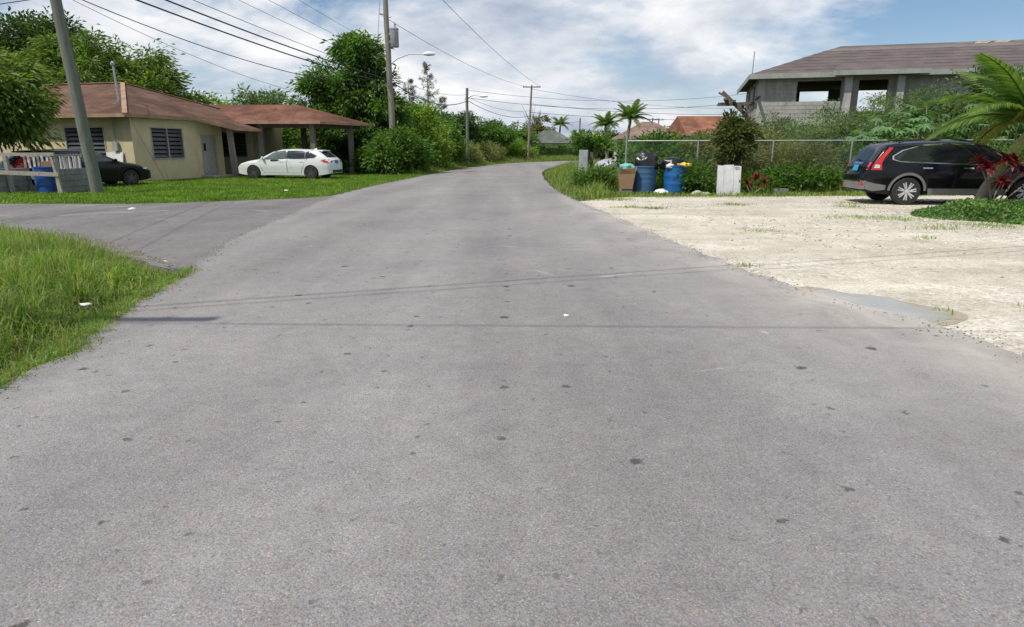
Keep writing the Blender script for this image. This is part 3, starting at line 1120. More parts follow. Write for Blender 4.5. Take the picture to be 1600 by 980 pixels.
# bare boards near the ridge
s = MB()
for k in range(9):
    t0 = 0.33 + k * 0.05
    a0, a1 = 0.90, 0.985
    p0 = (c1v.lerp(rav, a0)).lerp(c2v.lerp(rbv, a0), t0)
    p1 = (c1v.lerp(rav, a0)).lerp(c2v.lerp(rbv, a0), t0 + 0.03 + 0.02 * random.random())
    p2 = (c1v.lerp(rav, a1)).lerp(c2v.lerp(rbv, a1), t0 + 0.045)
    p3 = (c1v.lerp(rav, a1)).lerp(c2v.lerp(rbv, a1), t0 + 0.006)
    u = Vector((0, 0, 0.03))
    s = MB()
    s.slab([p0 + u, p1 + u, p2 + u, p3 + u], 0.01)
    part('bare_sheathing', s, M['sheathing'] if k % 3 else M['felt_light'], ur)
m = MB()
m.bar(ufr.p(-o, o, ee - 0.09), ufr.p(22, o, ee - 0.09), 0.05, 0.24)
m.bar(ufr.p(-o, o + 0.02, ee - 0.092), ufr.p(-o, -9.5, ee - 0.092), 0.05, 0.238)
part('fascia', m, M['fascia'], ur)
m = MB()
ufr.box(m, -o + 0.03, 22, -0.0, o - 0.03, ee - 0.2, ee - 0.185)
part('soffit', m, M['fascia'], ur)
# rebate over the little balcony
m = MB()
m.slab([ufr.p(3.3, 1.05, ee + 0.0), ufr.p(7.6, 1.05, ee + 0.0), ufr.p(7.6, -0.8, ee + 0.58), ufr.p(3.9, -0.8, ee + 0.58)], 0.05)
pc = part('balcony_roof', m, M['felt'], ur)
m = MB()
m.bar(ufr.p(3.3, 1.06, ee - 0.07), ufr.p(7.6, 1.06, ee - 0.07), 0.05, 0.22)
part('balcony_fascia', m, M['fascia'], pc)
# rough timber staging poking out of the left flank
st = thing('timber_staging', 'rough timber staging jutting from the left flank of the unfinished house', 'scaffold', usd.p(6.2, 0.8, 3.0))
for p, q, w in (((6.9, 0.1, 2.6), (6.9, 1.5, 4.1), 0.12), ((5.4, 0.1, 2.6), (5.4, 1.5, 4.15), 0.12), ((7.6, 0.2, 2.9), (7.3, 1.7, 4.0), 0.1),
                ((5.0, 1.0, 3.55), (8.2, 1.0, 3.5), 0.12), ((5.0, 0.5, 3.3), (8.6, 0.6, 3.3), 0.12), ((4.8, 1.35, 3.62), (7.9, 1.4, 3.62), 0.14),
                ((6.9, -0.1, 3.45), (6.9, 1.7, 3.45), 0.1), ((5.4, -0.1, 3.45), (5.4, 1.7, 3.45), 0.1), ((7.8, 0.0, 3.6), (10.6, 0.06, 3.6), 0.1)):
    s = MB()
    s.bar(usd.p(p[0], p[1], p[2] + 0.45), usd.p(q[0], q[1] * 1.15, q[2] + 0.45), w * 1.4, 0.1)
    part('plank', s, M['wood_dark'], st)
m = MB()
q = usd.p(4.5, 0.1, 0)
m.tube([(q[0], q[1], 4.9), (q[0] + 0.05, q[1], 6.9)], 0.03, 6)
single('roof_rod', m, M['steel'], 'thin upright rod at the left end of the unfinished roof', 'rod')

# --- far houses


def far_house(name, label, cx, cy, w, d, eave, ridge, roofmat, hip, wallmat, rz=0.0):
    t = thing(name, label, 'house', (cx, cy, 0))
    fr = Frame((cx - w / 2 + 0.4, cy - d / 2 + 0.4, 0), 0)
    m = MB()
    fr.wall(m, 0, w - 0.8, -0.1, eave, 0.2, [(w * 0.2, w * 0.2 + 1.2, 0.9, min(2.1, eave - 0.1)), (w * 0.6, w * 0.6 + 1.2, 0.9, min(2.1, eave - 0.1))])
    part('wall', m, wallmat, t)
    m = MB()
    m.box((cx, cy + 0.2, eave / 2 - 0.05), (w - 0.8, d - 1.4, eave))
    part('rooms', m, wallmat, t)
    for k in (0.2, 0.6):
        s = MB()
        fr.box(s, w * k, w * k + 1.2, -0.15, -0.1, 0.9, min(2.1, eave - 0.1))
        part('window', s, M['glass'], t)
    a, b, c, e = (cx - w / 2, cy - d / 2, eave), (cx + w / 2, cy - d / 2, eave), (cx + w / 2, cy + d / 2, eave), (cx - w / 2, cy + d / 2, eave)
    g, h = (cx - w / 2 + hip, cy, ridge), (cx + w / 2 - hip, cy, ridge)
    m = MB()
    m.slab([a, b, h, g], 0.06)
    m.slab([b, c, h], 0.06)
    m.slab([c, e, g, h], 0.06)
    m.slab([e, a, g], 0.06)
    r = part('roof', m, roofmat, t)
    m = MB()
    m.bar((a[0], a[1], eave - 0.04), (b[0], b[1], eave - 0.04), 0.05, 0.16)
    part('fascia', m, M['fascia'], r)
    return t


far_house('far_house', 'low house with dark grey hipped roof behind the trimmed hedge', 5.4, 99, 7.6, 8, 2.3, 4.0, M['roof_grey'], 3.0, M['wall_cream'])
far_house('far_house', 'house with terracotta tiled roof beyond the overgrown fence', 17.6, 62, 5.6, 9, 2.6, 4.3, M['terracotta'], 0.25, M['wall_cream'])
far_house('far_house', 'house with pale tan hipped roof left of the terracotta roof', 14.0, 70, 6.4, 9, 2.4, 4.1, M['roof_tan'], 2.6, M['wall_cream'])

# ------------------------------------------------------------------ utility poles


def pole(label, base, top, r0, r1, mat, arm=None, lamp=None, transformer=None, insul=(), group='utility poles along the street'):
    t = thing('utility_pole', label, 'utility pole', base, group=group)
    b, q = Vector(base), Vector(top)
    b.z = -0.2
    m = MB()
    n = 10
    m.tube([b.lerp(q, k / n) + Vector((0.012 * math.sin(k * 2.1), 0, 0)) for k in range(n + 1)], [r0 + (r1 - r0) * k / n for k in range(n + 1)], 14)
    part('shaft', m, mat, t, True)
    if arm:
        z, L, ang = arm
        c = b.lerp(q, z / q.z)
        d = Vector((math.cos(ang), math.sin(ang), 0))
        m = MB()
        m.bar(c - d * L / 2 + Vector((0, -r1, 0)), c + d * L / 2 + Vector((0, -r1, 0)), 0.1, 0.12)
        a = part('crossarm', m, M['pole_grey'], t)
        for k in (-0.46, -0.3, 0.3, 0.46):
            s = MB()
            e = c + d * L * k + Vector((0, -r1, 0.06))
            s.lathe([(0.02, 0), (0.05, 0.03), (0.03, 0.06), (0.05, 0.09), (0.02, 0.14)], 8, e)
            part('insulator', s, M['porcelain'], a, True)
    for z, dx in insul:
        c = b.lerp(q, z / q.z)
        s = MB()
        s.tube([c, c + Vector((dx * 0.7, -0.05, 0.02)), c + Vector((dx, -0.05, 0.05))], 0.03, 6)
        part('wire_bracket', s, M['porcelain'], t)
    if lamp:
        z, end = lamp
        c = b.lerp(q, z / q.z)
        e = Vector(end)
        d = (e - c)
        s = MB()
        s.tube([c, c + d * 0.25 + Vector((0, 0, 0.22)), c + d * 0.6 + Vector((0, 0, 0.26)), e], 0.024, 7)
        a = part('lamp_arm', s, M['transformer'], t, True)
        s = MB()
        dn = Vector((d.x, d.y, 0)).normalized()
        s.tube([e - dn * 0.05, e + dn * 0.05 + Vector((0, 0, 0.02)), e + dn * 0.3 + Vector((0, 0, 0.03)), e + dn * 0.62 + Vector((0, 0, 0.01)), e + dn * 0.7], [0.04, 0.08, 0.13, 0.09, 0.03], 10)
        part('lamp_head', s, M['lamp_white'], a, True)
    if transformer:
        z, dx = transformer
        c = b.lerp(q, z / q.z) + Vector((dx, -0.12, 0))
        s = MB()
        s.lathe([(0.0, -0.5), (0.22, -0.5), (0.24, -0.47), (0.24, 0.40), (0.255, 0.41), (0.255, 0.47), (0.2, 0.53), (0.0, 0.55)], 18, c)
        a = part('transformer', s, M['transformer'], t, True)
        s = MB()
        s.lathe([(0.03, 0), (0.06, 0.05), (0.03, 0.1), (0.06, 0.15), (0.02, 0.28)], 8, c + Vector((0.05, 0, 0.53)))
        part('bushing', s, M['porcelain'], a, True)
        s = MB()
        s.box(c + Vector((-dx / 2, 0.06, 0.2)), (dx, 0.08, 0.12))
        s.box(c + Vector((-dx / 2, 0.06, -0.2)), (dx, 0.08, 0.12))
        part('bracket', s, M['steel'], a)
    return t


PA = Vector((-13.82, 22.11, 0)); PAt = Vector((-14.3, 21.9, 9.2))
PB = Vector((-6.95, 39.6, 0)); PBt = Vector((-7.08, 39.6, 10.4))
PC = Vector((-3.75, 56.5, 0)); PCt = Vector((-3.7, 56.5, 6.25))
PD = Vector((1.8, 77.0, 0)); PDt = Vector((2.2, 77.0, 8.3))
pole('thick greenish wooden pole leaning left beside the block bin', PA, PAt, 0.19, 0.14, M['pole'], insul=((6.3, -0.3), (6.1, 0.3)))
pole('tall grey pole with transformer and street lamp by the big tree', PB, PBt, 0.19, 0.135, M['pole_grey'],
     lamp=(6.1, (-4.95, 39.0, 6.55)), transformer=(7.55, 0.42), insul=((5.2, 0.25), (6.9, -0.25), (8.6, 0.3), (8.75, -0.35)))
pole('slim pole with small street lamp among the roadside bushes', PC, PCt, 0.15, 0.11, M['pole'],
     lamp=(5.3, (-2.6, 56.0, 5.55)), insul=((5.6, 0.3), (5.4, -0.2)))
pole('pole with double-ended crossarm beside the hedge at the bend', PD, PDt, 0.15, 0.10, M['pole_grey'], arm=(8.1, 2.0, 0.05), insul=((5.2, 0.3),))
for i, (x, y, h, lb) in enumerate(((21.5, 104, 6.0, 'far thin pole with crossarm, leftmost of three above the roofs'),
                                   (23.3, 108, 6.1, 'far thin pole with crossarm, middle of three above the roofs'),
                                   (26.5, 118, 5.4, 'far short pole with crossarm, rightmost of three above the roofs'))):
    pole(lb, (x, y, 0), (x, y, h), 0.12, 0.09, M['pole_grey'], arm=(h - 0.25, 1.7, 0.0), group='far poles over the roofs')
pole('short bare pole stub standing above the white-flowered tree', (9.6, 96, 0), (9.6, 96, 5.6), 0.13, 0.11, M['pole_grey'], group='far poles over the roofs')


def on_pole(b, t, z):
    return b.lerp(t, z / t.z)


# ------------------------------------------------------------------ overhead wires


def wire(label, p, q, sag, r=0.012, n=18, name='overhead_wire', cat='wire', group='overhead wires'):
    p, q = Vector(p), Vector(q)
    m = MB()
    pts = []
    for k in range(n + 1):
        s = k / n
        e = p.lerp(q, s)
        e.z -= sag * 4 * s * (1 - s)
        pts.append(e)
    m.tube(pts, r, 5)
    return single(name, m, M['wire'], label, cat, group)


a52 = on_pole(PB, PBt, 5.2) + Vector((-0.15, -0.15, 0))
WE = Vector((-16.5, 4.0, 8.0))                  # the next pole of the line stands out of view to the left
wire('thick black cable, upper of the pair sweeping to the transformer pole', a52 + Vector((0, 0, 0.1)), WE + Vector((0.7, 0.0, 0.2)), 0.55, 0.028, 26)
wire('thick black cable, lower of the pair sweeping to the transformer pole', a52 + Vector((0, 0, -0.12)), WE + Vector((0.55, 0.1, 0.05)), 0.68, 0.028, 26)
wire('thin wire just above the thick cable pair left of the big tree', a52 + Vector((0, 0, 0.3)), WE + Vector((0.9, 0.3, 0.45)), 0.45, 0.012, 26)
a69 = on_pole(PB, PBt, 6.9) + Vector((-0.25, -0.1, 0))
wire('highest thin wire running down to the transformer pole from top left', a69, WE + Vector((2.6, 0, 2.4)), 0.35, 0.008, 26)
wire('middle thin wire running down behind the big tree from top left', a69 + Vector((0, 0, -0.5)), WE + Vector((2.2, 0, 1.8)), 0.45, 0.008, 26)
wire('lowest thin wire running down behind the big tree from top left', a69 + Vector((0, 0, -0.9)), WE + Vector((1.7, 0, 1.3)), 0.5, 0.008, 26)
pa = on_pole(PA, PAt, 6.15)
wire('long drooping wire from the leaning pole towards the big tree', pa + Vector((0.25, 0, 0)), a52 + Vector((-0.1, 0, -0.35)), 0.6, 0.017, 22)
wire('thin drooping wire under the one from the leaning pole', pa + Vector((0.25, 0, -0.1)), (-11.8, 44.5, 4.6), 0.5, 0.009, 22)
wire('wire leaving the leaning pole to the top left corner, upper', pa + Vector((-0.2, 0, 0.05)), (-34, 20.5, 6.1), 0.5, 0.016, 14)
wire('wire leaving the leaning pole to the top left corner, middle', pa + Vector((-0.2, 0, -0.08)), (-34, 20.0, 5.8), 0.6, 0.02, 14)
wire('wire leaving the leaning pole to the top left corner, lower', pa + Vector((-0.2, 0, -0.16)), (-34, 20.0, 5.4), 0.7, 0.014, 14)
wire('service wire dropping from above to the roof mast', MAST_TOP, (-16.6, 24.0, 7.7), 0.15, 0.012, 12)
wire('dark guy wire running from the roof corner down to the lawn', (E0.x + 0.15, E0.y - 0.05, 2.85), (-12.3, 23.9, 0.0), 0.02, 0.012, 8, 'guy_wire')
wire('nearly level wire above the bungalow roof behind the big tree, upper', (MAST_TOP[0], MAST_TOP[1] + 8, 4.6), (-12.0, 43.5, 5.1), 0.15, 0.008)
wire('nearly level wire above the bungalow roof behind the big tree, lower', (MAST_TOP[0], MAST_TOP[1] + 8, 4.2), (-12.0, 43.5, 4.3), 0.05, 0.008)
cD = on_pole(PD, PDt, 8.2)
wire('thin wire from the transformer pole top to the left crossarm end', on_pole(PB, PBt, 8.75) + Vector((-0.35, 0, 0)), cD + Vector((-0.9, -0.1, 0.0)), 0.5, 0.013, 24)
wire('thin wire high over the road to the right crossarm end', (-4.9, 31.0, 9.6), cD + Vector((0.9, -0.1, 0.0)), 0.5, 0.013, 24)
wire('thin wire from the transformer pole to the top of the slim pole', on_pole(PB, PBt, 5.5), on_pole(PC, PCt, 5.75), 0.4, 0.012)
wire('thick sagging cable between the transformer pole and the slim pole', on_pole(PB, PBt, 5.1) + Vector((0.2, 0, 0)), on_pole(PC, PCt, 5.25), 0.7, 0.028)
wire('wire between the slim pole and the crossarm pole, upper', on_pole(PC, PCt, 5.6), on_pole(PD, PDt, 5.6), 0.5, 0.014)
wire('wire between the slim pole and the crossarm pole, lower', on_pole(PC, PCt, 5.3), on_pole(PD, PDt, 5.0), 0.6, 0.024)
wire('wire crossing right from the slim pole over the palms, upper', on_pole(PC, PCt, 6.1), (23, 60, 6.4), 0.9, 0.013, 24)
wire('wire crossing right from the slim pole over the palms, lower', on_pole(PC, PCt, 5.5), (23, 60, 5.7), 0.9, 0.016, 24)
wire('far level wire right of the crossarm pole, uppermost', on_pole(PD, PDt, 7.9), (40, 88, 7.0), 1.2, 0.016, 24)
wire('far level wire right of the crossarm pole, second', on_pole(PD, PDt, 6.3), (40, 88, 6.2), 0.8, 0.022, 24)
wire('far level wire right of the crossarm pole, third', on_pole(PD, PDt, 5.4), (40, 88, 5.6), 0.7, 0.022, 24)
wire('far level wire right of the crossarm pole, lowest', on_pole(PD, PDt, 5.0), (9.6, 96, 5.2), 0.5, 0.018, 18)
wire('pale down lead hanging beside the transformer pole', on_pole(PB, PBt, 9.4) + Vector((-0.25, -0.25, 0)), (-8.2, 38.6, 0.2), -0.05, 0.012, 10, 'down_lead')
# a near pole outside the picture and the spans above the camera that throw the thin shadows on the road
PE, PEt = Vector((-7.95, 2.5, 0)), Vector((-7.95, 2.5, 8.3))
pole('near wooden pole just past the left border whose crossarm shades the road edge', PE, PEt, 0.17, 0.12, M['pole'], arm=(8.0, 2.5, 0.0))
wire('cable crossing high above the near road, its shadow straight across', (-7.9, 2.6, 7.2), (19, 2.3, 7.4), 0.4, 0.011, 20)
wire('cable crossing slantwise above the near road, first of a pair', (-7.9, 2.8, 7.8), (20, 13.0, 7.8), 0.4, 0.014, 20)
wire('cable crossing slantwise above the near road, second of a pair', (-7.9, 2.6, 7.9), (20, 12.4, 7.9), 0.4, 0.011, 20)
wire('cable from the leaning pole to the near pole, first of a pair', on_pole(PA, PAt, 8.3), (-9.15, 2.45, 8.05), 0.4, 0.011, 20)
wire('cable from the leaning pole to the near pole, second of a pair', on_pole(PA, PAt, 8.6) + Vector((0.5, 0, 0)), (-8.5, 2.45, 8.05), 0.4, 0.010, 20)

# ------------------------------------------------------------------ cars


class Car:
    def __init__(s, L, W, prof, belt, H, wheel_x, wr, clearance=0.22):
        s.L, s.W, s.H, s.wx, s.wr = L, W, H, wheel_x, wr
        s.px = np.array([p[0] for p in prof])
        s.pz = np.array([p[1] for p in prof])
        s.bf, s.br = belt
        s.cl = clearance
        h = L / 2
        s.plx = np.array([-h, -h + 0.06, -h + 0.18, -h + 0.45, -h + 1.0, h - 1.2, h - 0.6, h - 0.25, h - 0.08, h])
        s.plw = np.array([0.70, 0.82, 0.90, 0.965, 1.0, 1.0, 0.965, 0.86, 0.74, 0.60]) * W / 2

    def zt(s, x):
        return float(np.interp(x, s.px, s.pz))

    def zb(s, x):
        h = s.L / 2
        return s.cl + 0.10 * max(0, (abs(x) - (h - 0.7)) / 0.7) ** 1.5

    def w(s, x, z):
        if x < s.px[0] or x > s.px[-1]:
            return -1.0
        top, bot = s.zt(x), s.zb(x)
        if z > top or z < bot - 1e-6:
            return -1.0
        W0 = float(np.interp(x, s.plx, s.plw))
        belt = s.br + (s.bf - s.br) * (x + s.L / 2) / s.L
        k = 1.0
        if z < belt:
            u = (belt - z) / belt
            k = 1.0 - 0.10 * u * u - 0.02 * math.exp(-((u - 0.05) / 0.05) ** 2) + 0.012 * math.exp(-((u - 0.35) / 0.12) ** 2)
        else:
            k = 0.985 - 0.24 * ((z - belt) / max(0.2, s.H - belt)) ** 1.15
        r = min(0.13, (top - bot) * 0.5)
        zs = top - r
        if z > zs:
            k *= max(0.0, 1 - ((z - zs) / r) ** 2.6) ** (1 / 2.6)
        return W0 * k

    def body(s, paint, name='body'):
        h = s.L / 2
        xs = sorted(set([round(v, 4) for v in np.linspace(-h, h, 64)] + [round(float(v), 4) for v in s.px] + [-h + 0.02, h - 0.02]))
        xs = [x for x in xs if -h <= x <= h]
        rings = []
        for x in xs:
            top, bot = s.zt(x), s.zb(x)
            r = min(0.13, (top - bot) * 0.5)
            zs = [bot + (top - r - bot) * k / 12 for k in range(13)] + [top - r + r * math.sin(k / 7 * PI / 2) for k in range(1, 7)] + [top - 1e-5]
            half = [(x, s.w(x, z), z) for z in zs]
            half[-1] = (x, 0.0, top)
            rings.append([(p[0], -p[1], p[2]) for p in half] + [p for p in half[-2::-1]])
        m = MB()
        n = len(rings[0])
        vs = [p for r_ in rings for p in r_]
        fs = []
        for i in range(len(rings) - 1):
            for k in range(n):
                k2 = (k + 1) % n
                fs.append((i * n + k, (i + 1) * n + k, (i + 1) * n + k2, i * n + k2))
        fs.append(tuple(range(n)))
        fs.append(tuple(len(vs) - n + k for k in range(n - 1, -1, -1)))
        m.add(vs, fs)
        me = m.mesh(name, [paint, M['trim']], False)
        ob = put(name, me)
        cut = MB()
        for wx in s.wx:
            for sg in (-1, 1):
                c = MB()
                c.lathe([(s.wr + 0.055, -0.17), (s.wr + 0.055, 0.30)] if sg > 0 else [(s.wr + 0.055, -0.30), (s.wr + 0.055, 0.17)], 32, (wx, sg * (s.W / 2 - 0.10), s.wr), 'y')
                cut.add(c.v, c.f)
        co = put('cutter', cut.mesh('cutter', M['trim']))
        bmn = bmesh.new()
        bmn.from_mesh(co.data)
        bmesh.ops.recalc_face_normals(bmn, faces=bmn.faces)
        bmn.to_mesh(co.data)
        bmn.free()
        bmn = bmesh.new()
        bmn.from_mesh(ob.data)
        bmesh.ops.recalc_face_normals(bmn, faces=bmn.faces)
        bmn.to_mesh(ob.data)
        bmn.free()
        md = ob.modifiers.new('arches', 'BOOLEAN')
        md.operation = 'DIFFERENCE'
        md.object = co
        md.solver = 'EXACT'
        dg = bpy.context.evaluated_depsgraph_get()
        dg.update()
        new = bpy.data.meshes.new_from_object(ob.evaluated_get(dg))
        ob.modifiers.clear()
        ob.data = new
        bpy.data.objects.remove(co)
        mi = []
        for p in new.polygons:
            c = p.center
            inarch = any(math.hypot(c.x - wx, c.z - s.wr) < s.wr + 0.052 for wx in s.wx)
            mi.append(1 if inarch or (abs(p.normal.z) > 0.9 and c.z < 0.4) else 0)
        new.polygons.foreach_set('material_index', mi)
        new.polygons.foreach_set('use_smooth', [True] * len(new.polygons))
        new.set_sharp_from_angle(angle=R(32))
        return ob

    def slice(s, poly, axes, step):
        b = bmesh.new()
        vs = []
        for a, c in poly:
            p = [0, 0, 0]
            p[axes[0]], p[axes[1]] = a, c
            vs.append(b.verts.new(p))
        b.faces.new(vs)
        for ax in axes:
            lo = min(v.co[ax] for v in b.verts)
            hi = max(v.co[ax] for v in b.verts)
            k = lo + step
            while k < hi - 1e-4:
                no = [0, 0, 0]
                no[ax] = 1
                co = [0, 0, 0]
                co[ax] = k
                bmesh.ops.bisect_plane(b, geom=b.verts[:] + b.edges[:] + b.faces[:], plane_co=co, plane_no=no)
                k += step
        return b

    def finish(s, b, name, mat, parent, smooth=True):
        me = bpy.data.meshes.new(name)
        b.to_mesh(me)
        b.free()
        me.materials.append(mat)
        if smooth:
            me.polygons.foreach_set('use_smooth', [True] * len(me.polygons))
        return put(name, me, parent)

    def side(s, name, poly, sg, off, mat, parent):
        b = s.slice(poly, (0, 2), 0.09)
        for v in b.verts:
            w = s.w(v.co.x, v.co.z)
            if w < 0:
                w = s.w(v.co.x, min(max(v.co.z, s.zb(v.co.x) + 0.001), s.zt(v.co.x) - 0.03))
            v.co.y = sg * (max(w, 0.02) + off)
        return s.finish(b, name, mat, parent)

    def end(s, name, poly, dirn, off, mat, parent):
        """panel on the rear (dirn -1) or front (+1), polygon in y, z"""
        b = s.slice(poly, (1, 2), 0.09)
        h = s.L / 2
        for v in b.verts:
            x = dirn * h
            while abs(x) > 0.2 and s.w(x, v.co.z) < abs(v.co.y):
                x -= dirn * 0.01
            v.co.x = x + dirn * off
        return s.finish(b, name, mat, parent)

    def wheels(s, root, rim_mat, spokes=10, wide=0.2, spoke_w=0.035):
        n = 0
        base = None
        for wx in s.wx:
            for sg in (-1, 1):
                y = sg * (s.W / 2 - 0.115)
                if base is None:
                    t = MB()
                    r = s.wr
                    hw = wide / 2
                    t.lathe([(r * 0.66, -hw), (r * 0.93, -hw), (r * 0.985, -hw * 0.8), (r, -hw * 0.4), (r, hw * 0.4), (r * 0.985, hw * 0.8), (r * 0.93, hw), (r * 0.66, hw)], 32, (0, 0, 0), 'y')
                    q = MB()
                    ri = r * 0.70
                    q.lathe([(ri, -hw * 1.03), (ri, -hw * 0.9), (ri * 0.90, -hw * 0.8), (ri * 0.88, hw * 0.3)], 32, (0, 0, 0), 'y', False)
                    for k in range(spokes):
                        a = 2 * PI * (k // 2 * 2 + (0.62 if k % 2 else 0.0)) / spokes
                        q.bar((0.04 * math.cos(a), -hw * 0.85, 0.04 * math.sin(a)), (ri * 0.93 * math.cos(a), -hw * 0.95, ri * 0.93 * math.sin(a)), spoke_w, 0.03, (0, 1, 0))
                    q.lathe([(0.0, -hw * 1.02), (0.06, -hw * 1.0), (0.065, -hw * 0.7)], 14, (0, 0, 0), 'y')
                    d = MB()
                    d.lathe([(0.0, -hw * 0.3), (ri * 0.9, -hw * 0.3)], 24, (0, 0, 0), 'y', False)
                    base = (t.mesh('wheel', M['tyre'], True), q.mesh('rim', rim_mat, True), d.mesh('brake_disc', M['trim']))
                wo = put('wheel', base[0], root, (wx, y, s.wr))
                if sg > 0:
                    wo.rotation_euler = (0, 0, PI)
                wo.rotation_euler.x = 0
                put('rim', base[1], wo)
                put('brake_disc', base[2], wo)


def hatch(name, label, loc, rz, paint, rimmat, plate, group=None, high_lamps=False):
    k = 1.14
    prof = [(-2.2, 0.58), (-2.185, 0.78), (-2.15, 0.94), (-2.06, 1.02), (-1.64, 1.345), (-1.5, 1.39), (-1.0, 1.44), (-0.35, 1.465), (0.1, 1.445), (0.45, 1.35), (0.95, 1.075), (1.12, 0.985), (1.6, 0.905), (1.95, 0.80), (2.12, 0.68), (2.2, 0.52)]
    prof = [(x * k, z) for x, z in prof]
    c = Car(4.4 * k, 1.76, prof, (0.90, 1.0), 1.465, (-1.325 * k, 1.32 * k), 0.325, 0.2)
    root = thing(name, label, 'car', loc, 0, group)
    b = c.body(paint)
    b.parent = root

    def K(poly):
        return [(x * k, z) for x, z in poly]
    for sg in (-1, 1):
        c.side('window_surround', K([(1.02, 0.965), (0.42, 1.315), (0.05, 1.40), (-0.6, 1.405), (-1.2, 1.37), (-1.64, 1.13), (-1.5, 1.015), (-0.2, 0.965)]), sg, 0.003, M['trim'], root)
        c.side('front_window', K([(0.78, 1.0), (0.38, 1.285), (0.05, 1.36), (-0.2, 1.375), (-0.22, 0.99)]), sg, 0.006, M['glass_light'], root)
        c.side('rear_window', K([(-0.28, 0.99), (-0.27, 1.375), (-0.7, 1.375), (-1.05, 1.35), (-1.05, 1.015)]), sg, 0.006, M['glass'], root)
        c.side('quarter_window', K([(-1.12, 1.02), (-1.12, 1.335), (-1.22, 1.325), (-1.58, 1.12), (-1.46, 1.045)]), sg, 0.006, M['glass'], root)
        for nm, pl in (('front_door', [(0.98, 0.93), (-0.22, 0.96), (-0.24, 0.32), (0.80, 0.32), (0.94, 0.55)]), ('rear_door', [(-0.26, 0.96), (-1.18, 0.985), (-1.02, 0.72), (-0.93, 0.52), (-0.86, 0.32), (-0.28, 0.32)])):
            dx = sum(p[0] for p in pl) / len(pl)
            dz = sum(p[1] for p in pl) / len(pl)
            c.side('door_gap', K([(x + (0.012 if x > dx else -0.012), z + (0.012 if z > dz else -0.012)) for x, z in pl]), sg, 0.001, M['trim'], root)
            d = c.side(nm, K(pl), sg, 0.004, paint, root)
            hx = -0.10 if nm == 'front_door' else -1.02
            c.side('door_handle', K([(hx, 0.85), (hx + 0.2, 0.85), (hx + 0.2, 0.88), (hx, 0.88)]), sg, 0.022, paint, d)
        c.side('sill', K([(0.78, 0.215), (0.80, 0.30), (-0.86, 0.30), (-0.84, 0.215)]), sg, 0.006, paint, root)
        t = c.side('tail_lamp', K([(-2.12, 0.80), (-2.13, 0.94), (-2.02, 0.985), (-1.78, 0.90), (-1.95, 0.81)]), sg, 0.008, M['light_red'], root)
        y0, y1 = (0.46, 0.62)
        c.end('tail_lamp', [(sg * y0, 0.80), (sg * y1, 0.80), (sg * y1, 0.97), (sg * y0, 0.93)], -1, 0.008, M['light_red'], root)
        c.side('headlamp', K([(2.10, 0.62), (2.08, 0.71), (1.72, 0.80), (1.80, 0.68)]), sg, 0.006, M['light_clear'], root)
        m = MB()
        yw = sg * (c.w(0.84 * k, 1.0) + 0.10)
        m.tube([(0.84 * k, yw - sg * 0.1, 0.98), (0.84 * k, yw - sg * 0.03, 1.02), (0.82 * k, yw, 1.03), (0.82 * k, yw + sg * 0.08, 1.03)], [0.02, 0.05, 0.07, 0.03], 8)
        part('mirror', m, paint, root, True, True)
    if high_lamps:
        for sg in (-1, 1):
            c.side('tail_lamp', K([(-1.98, 1.0), (-1.74, 1.0), (-1.56, 1.30), (-1.66, 1.30)]), sg, 0.01, M['light_red'], root)
            c.end('tail_lamp', [(sg * 0.56, 1.0), (sg * 0.74, 1.0), (sg * 0.62, 1.30), (sg * 0.52, 1.30)], -1, 0.012, M['light_red'], root)
    c.end('rear_glass', [(-0.56, 1.05), (0.56, 1.05), (0.46, 1.34), (-0.46, 1.34)], -1, 0.008, M['glass'], root)
    c.end('windscreen', [(-0.60, 1.03), (0.60, 1.03), (0.50, 1.38), (-0.50, 1.38)], 1, 0.008, M['glass_light'], root)
    c.end('lower_grille', [(-0.5, 0.34), (0.5, 0.34), (0.55, 0.46), (-0.55, 0.46)], 1, 0.006, M['trim'], root)
    c.end('rear_valance', [(-0.7, 0.32), (0.7, 0.32), (0.62, 0.46), (-0.62, 0.46)], -1, 0.006, M['trim'], root)
    c.end('number_plate', [(-0.19, 0.76), (0.19, 0.76), (0.19, 0.92), (-0.19, 0.92)], -1, 0.016, plate, root)
    m = MB()
    m.hexa([(-1.74 * k, -0.48, 1.335), (-1.52 * k, -0.48, 1.39), (-1.52 * k, 0.48, 1.39), (-1.74 * k, 0.48, 1.335), (-1.78 * k, -0.44, 1.375), (-1.5 * k, -0.44, 1.415), (-1.5 * k, 0.44, 1.415), (-1.78 * k, 0.44, 1.375)])
    part('roof_spoiler', m, paint, root, False, True)
    m = MB()
    m.hexa([(-1.32 * k, -0.03, 1.40), (-1.16 * k, -0.03, 1.42), (-1.16 * k, 0.03, 1.42), (-1.32 * k, 0.03, 1.40), (-1.33 * k, -0.008, 1.49), (-1.27 * k, -0.008, 1.48), (-1.27 * k, 0.008, 1.48), (-1.33 * k, 0.008, 1.49)])
    part('roof_fin', m, paint, root, False, True)
    c.wheels(root, rimmat, 10)
    root.rotation_euler = (0, 0, rz)
    return root


hatch('parked_car', 'white hatchback with dark wheels parked on the lawn by the carport', (-11.15, 33.6, -0.03), R(180 - 9), M['paint_white'], M['rim_dark'], M['plate_blue'], 'parked cars')
hatch('parked_car', 'black hatchback with red tail lamps parked behind the block bin', (-16.9, 26.1, -0.03), R(58), M['paint_black2'], M['rim_dark'], M['plate_blue'], 'parked cars', True)
hatch('parked_car', 'pale silver car mostly hidden behind the palms left of the fence', (7.3, 39.5, -0.05), R(205), M['paint_silver'], M['rim'], M['plate_blue'], 'parked cars')


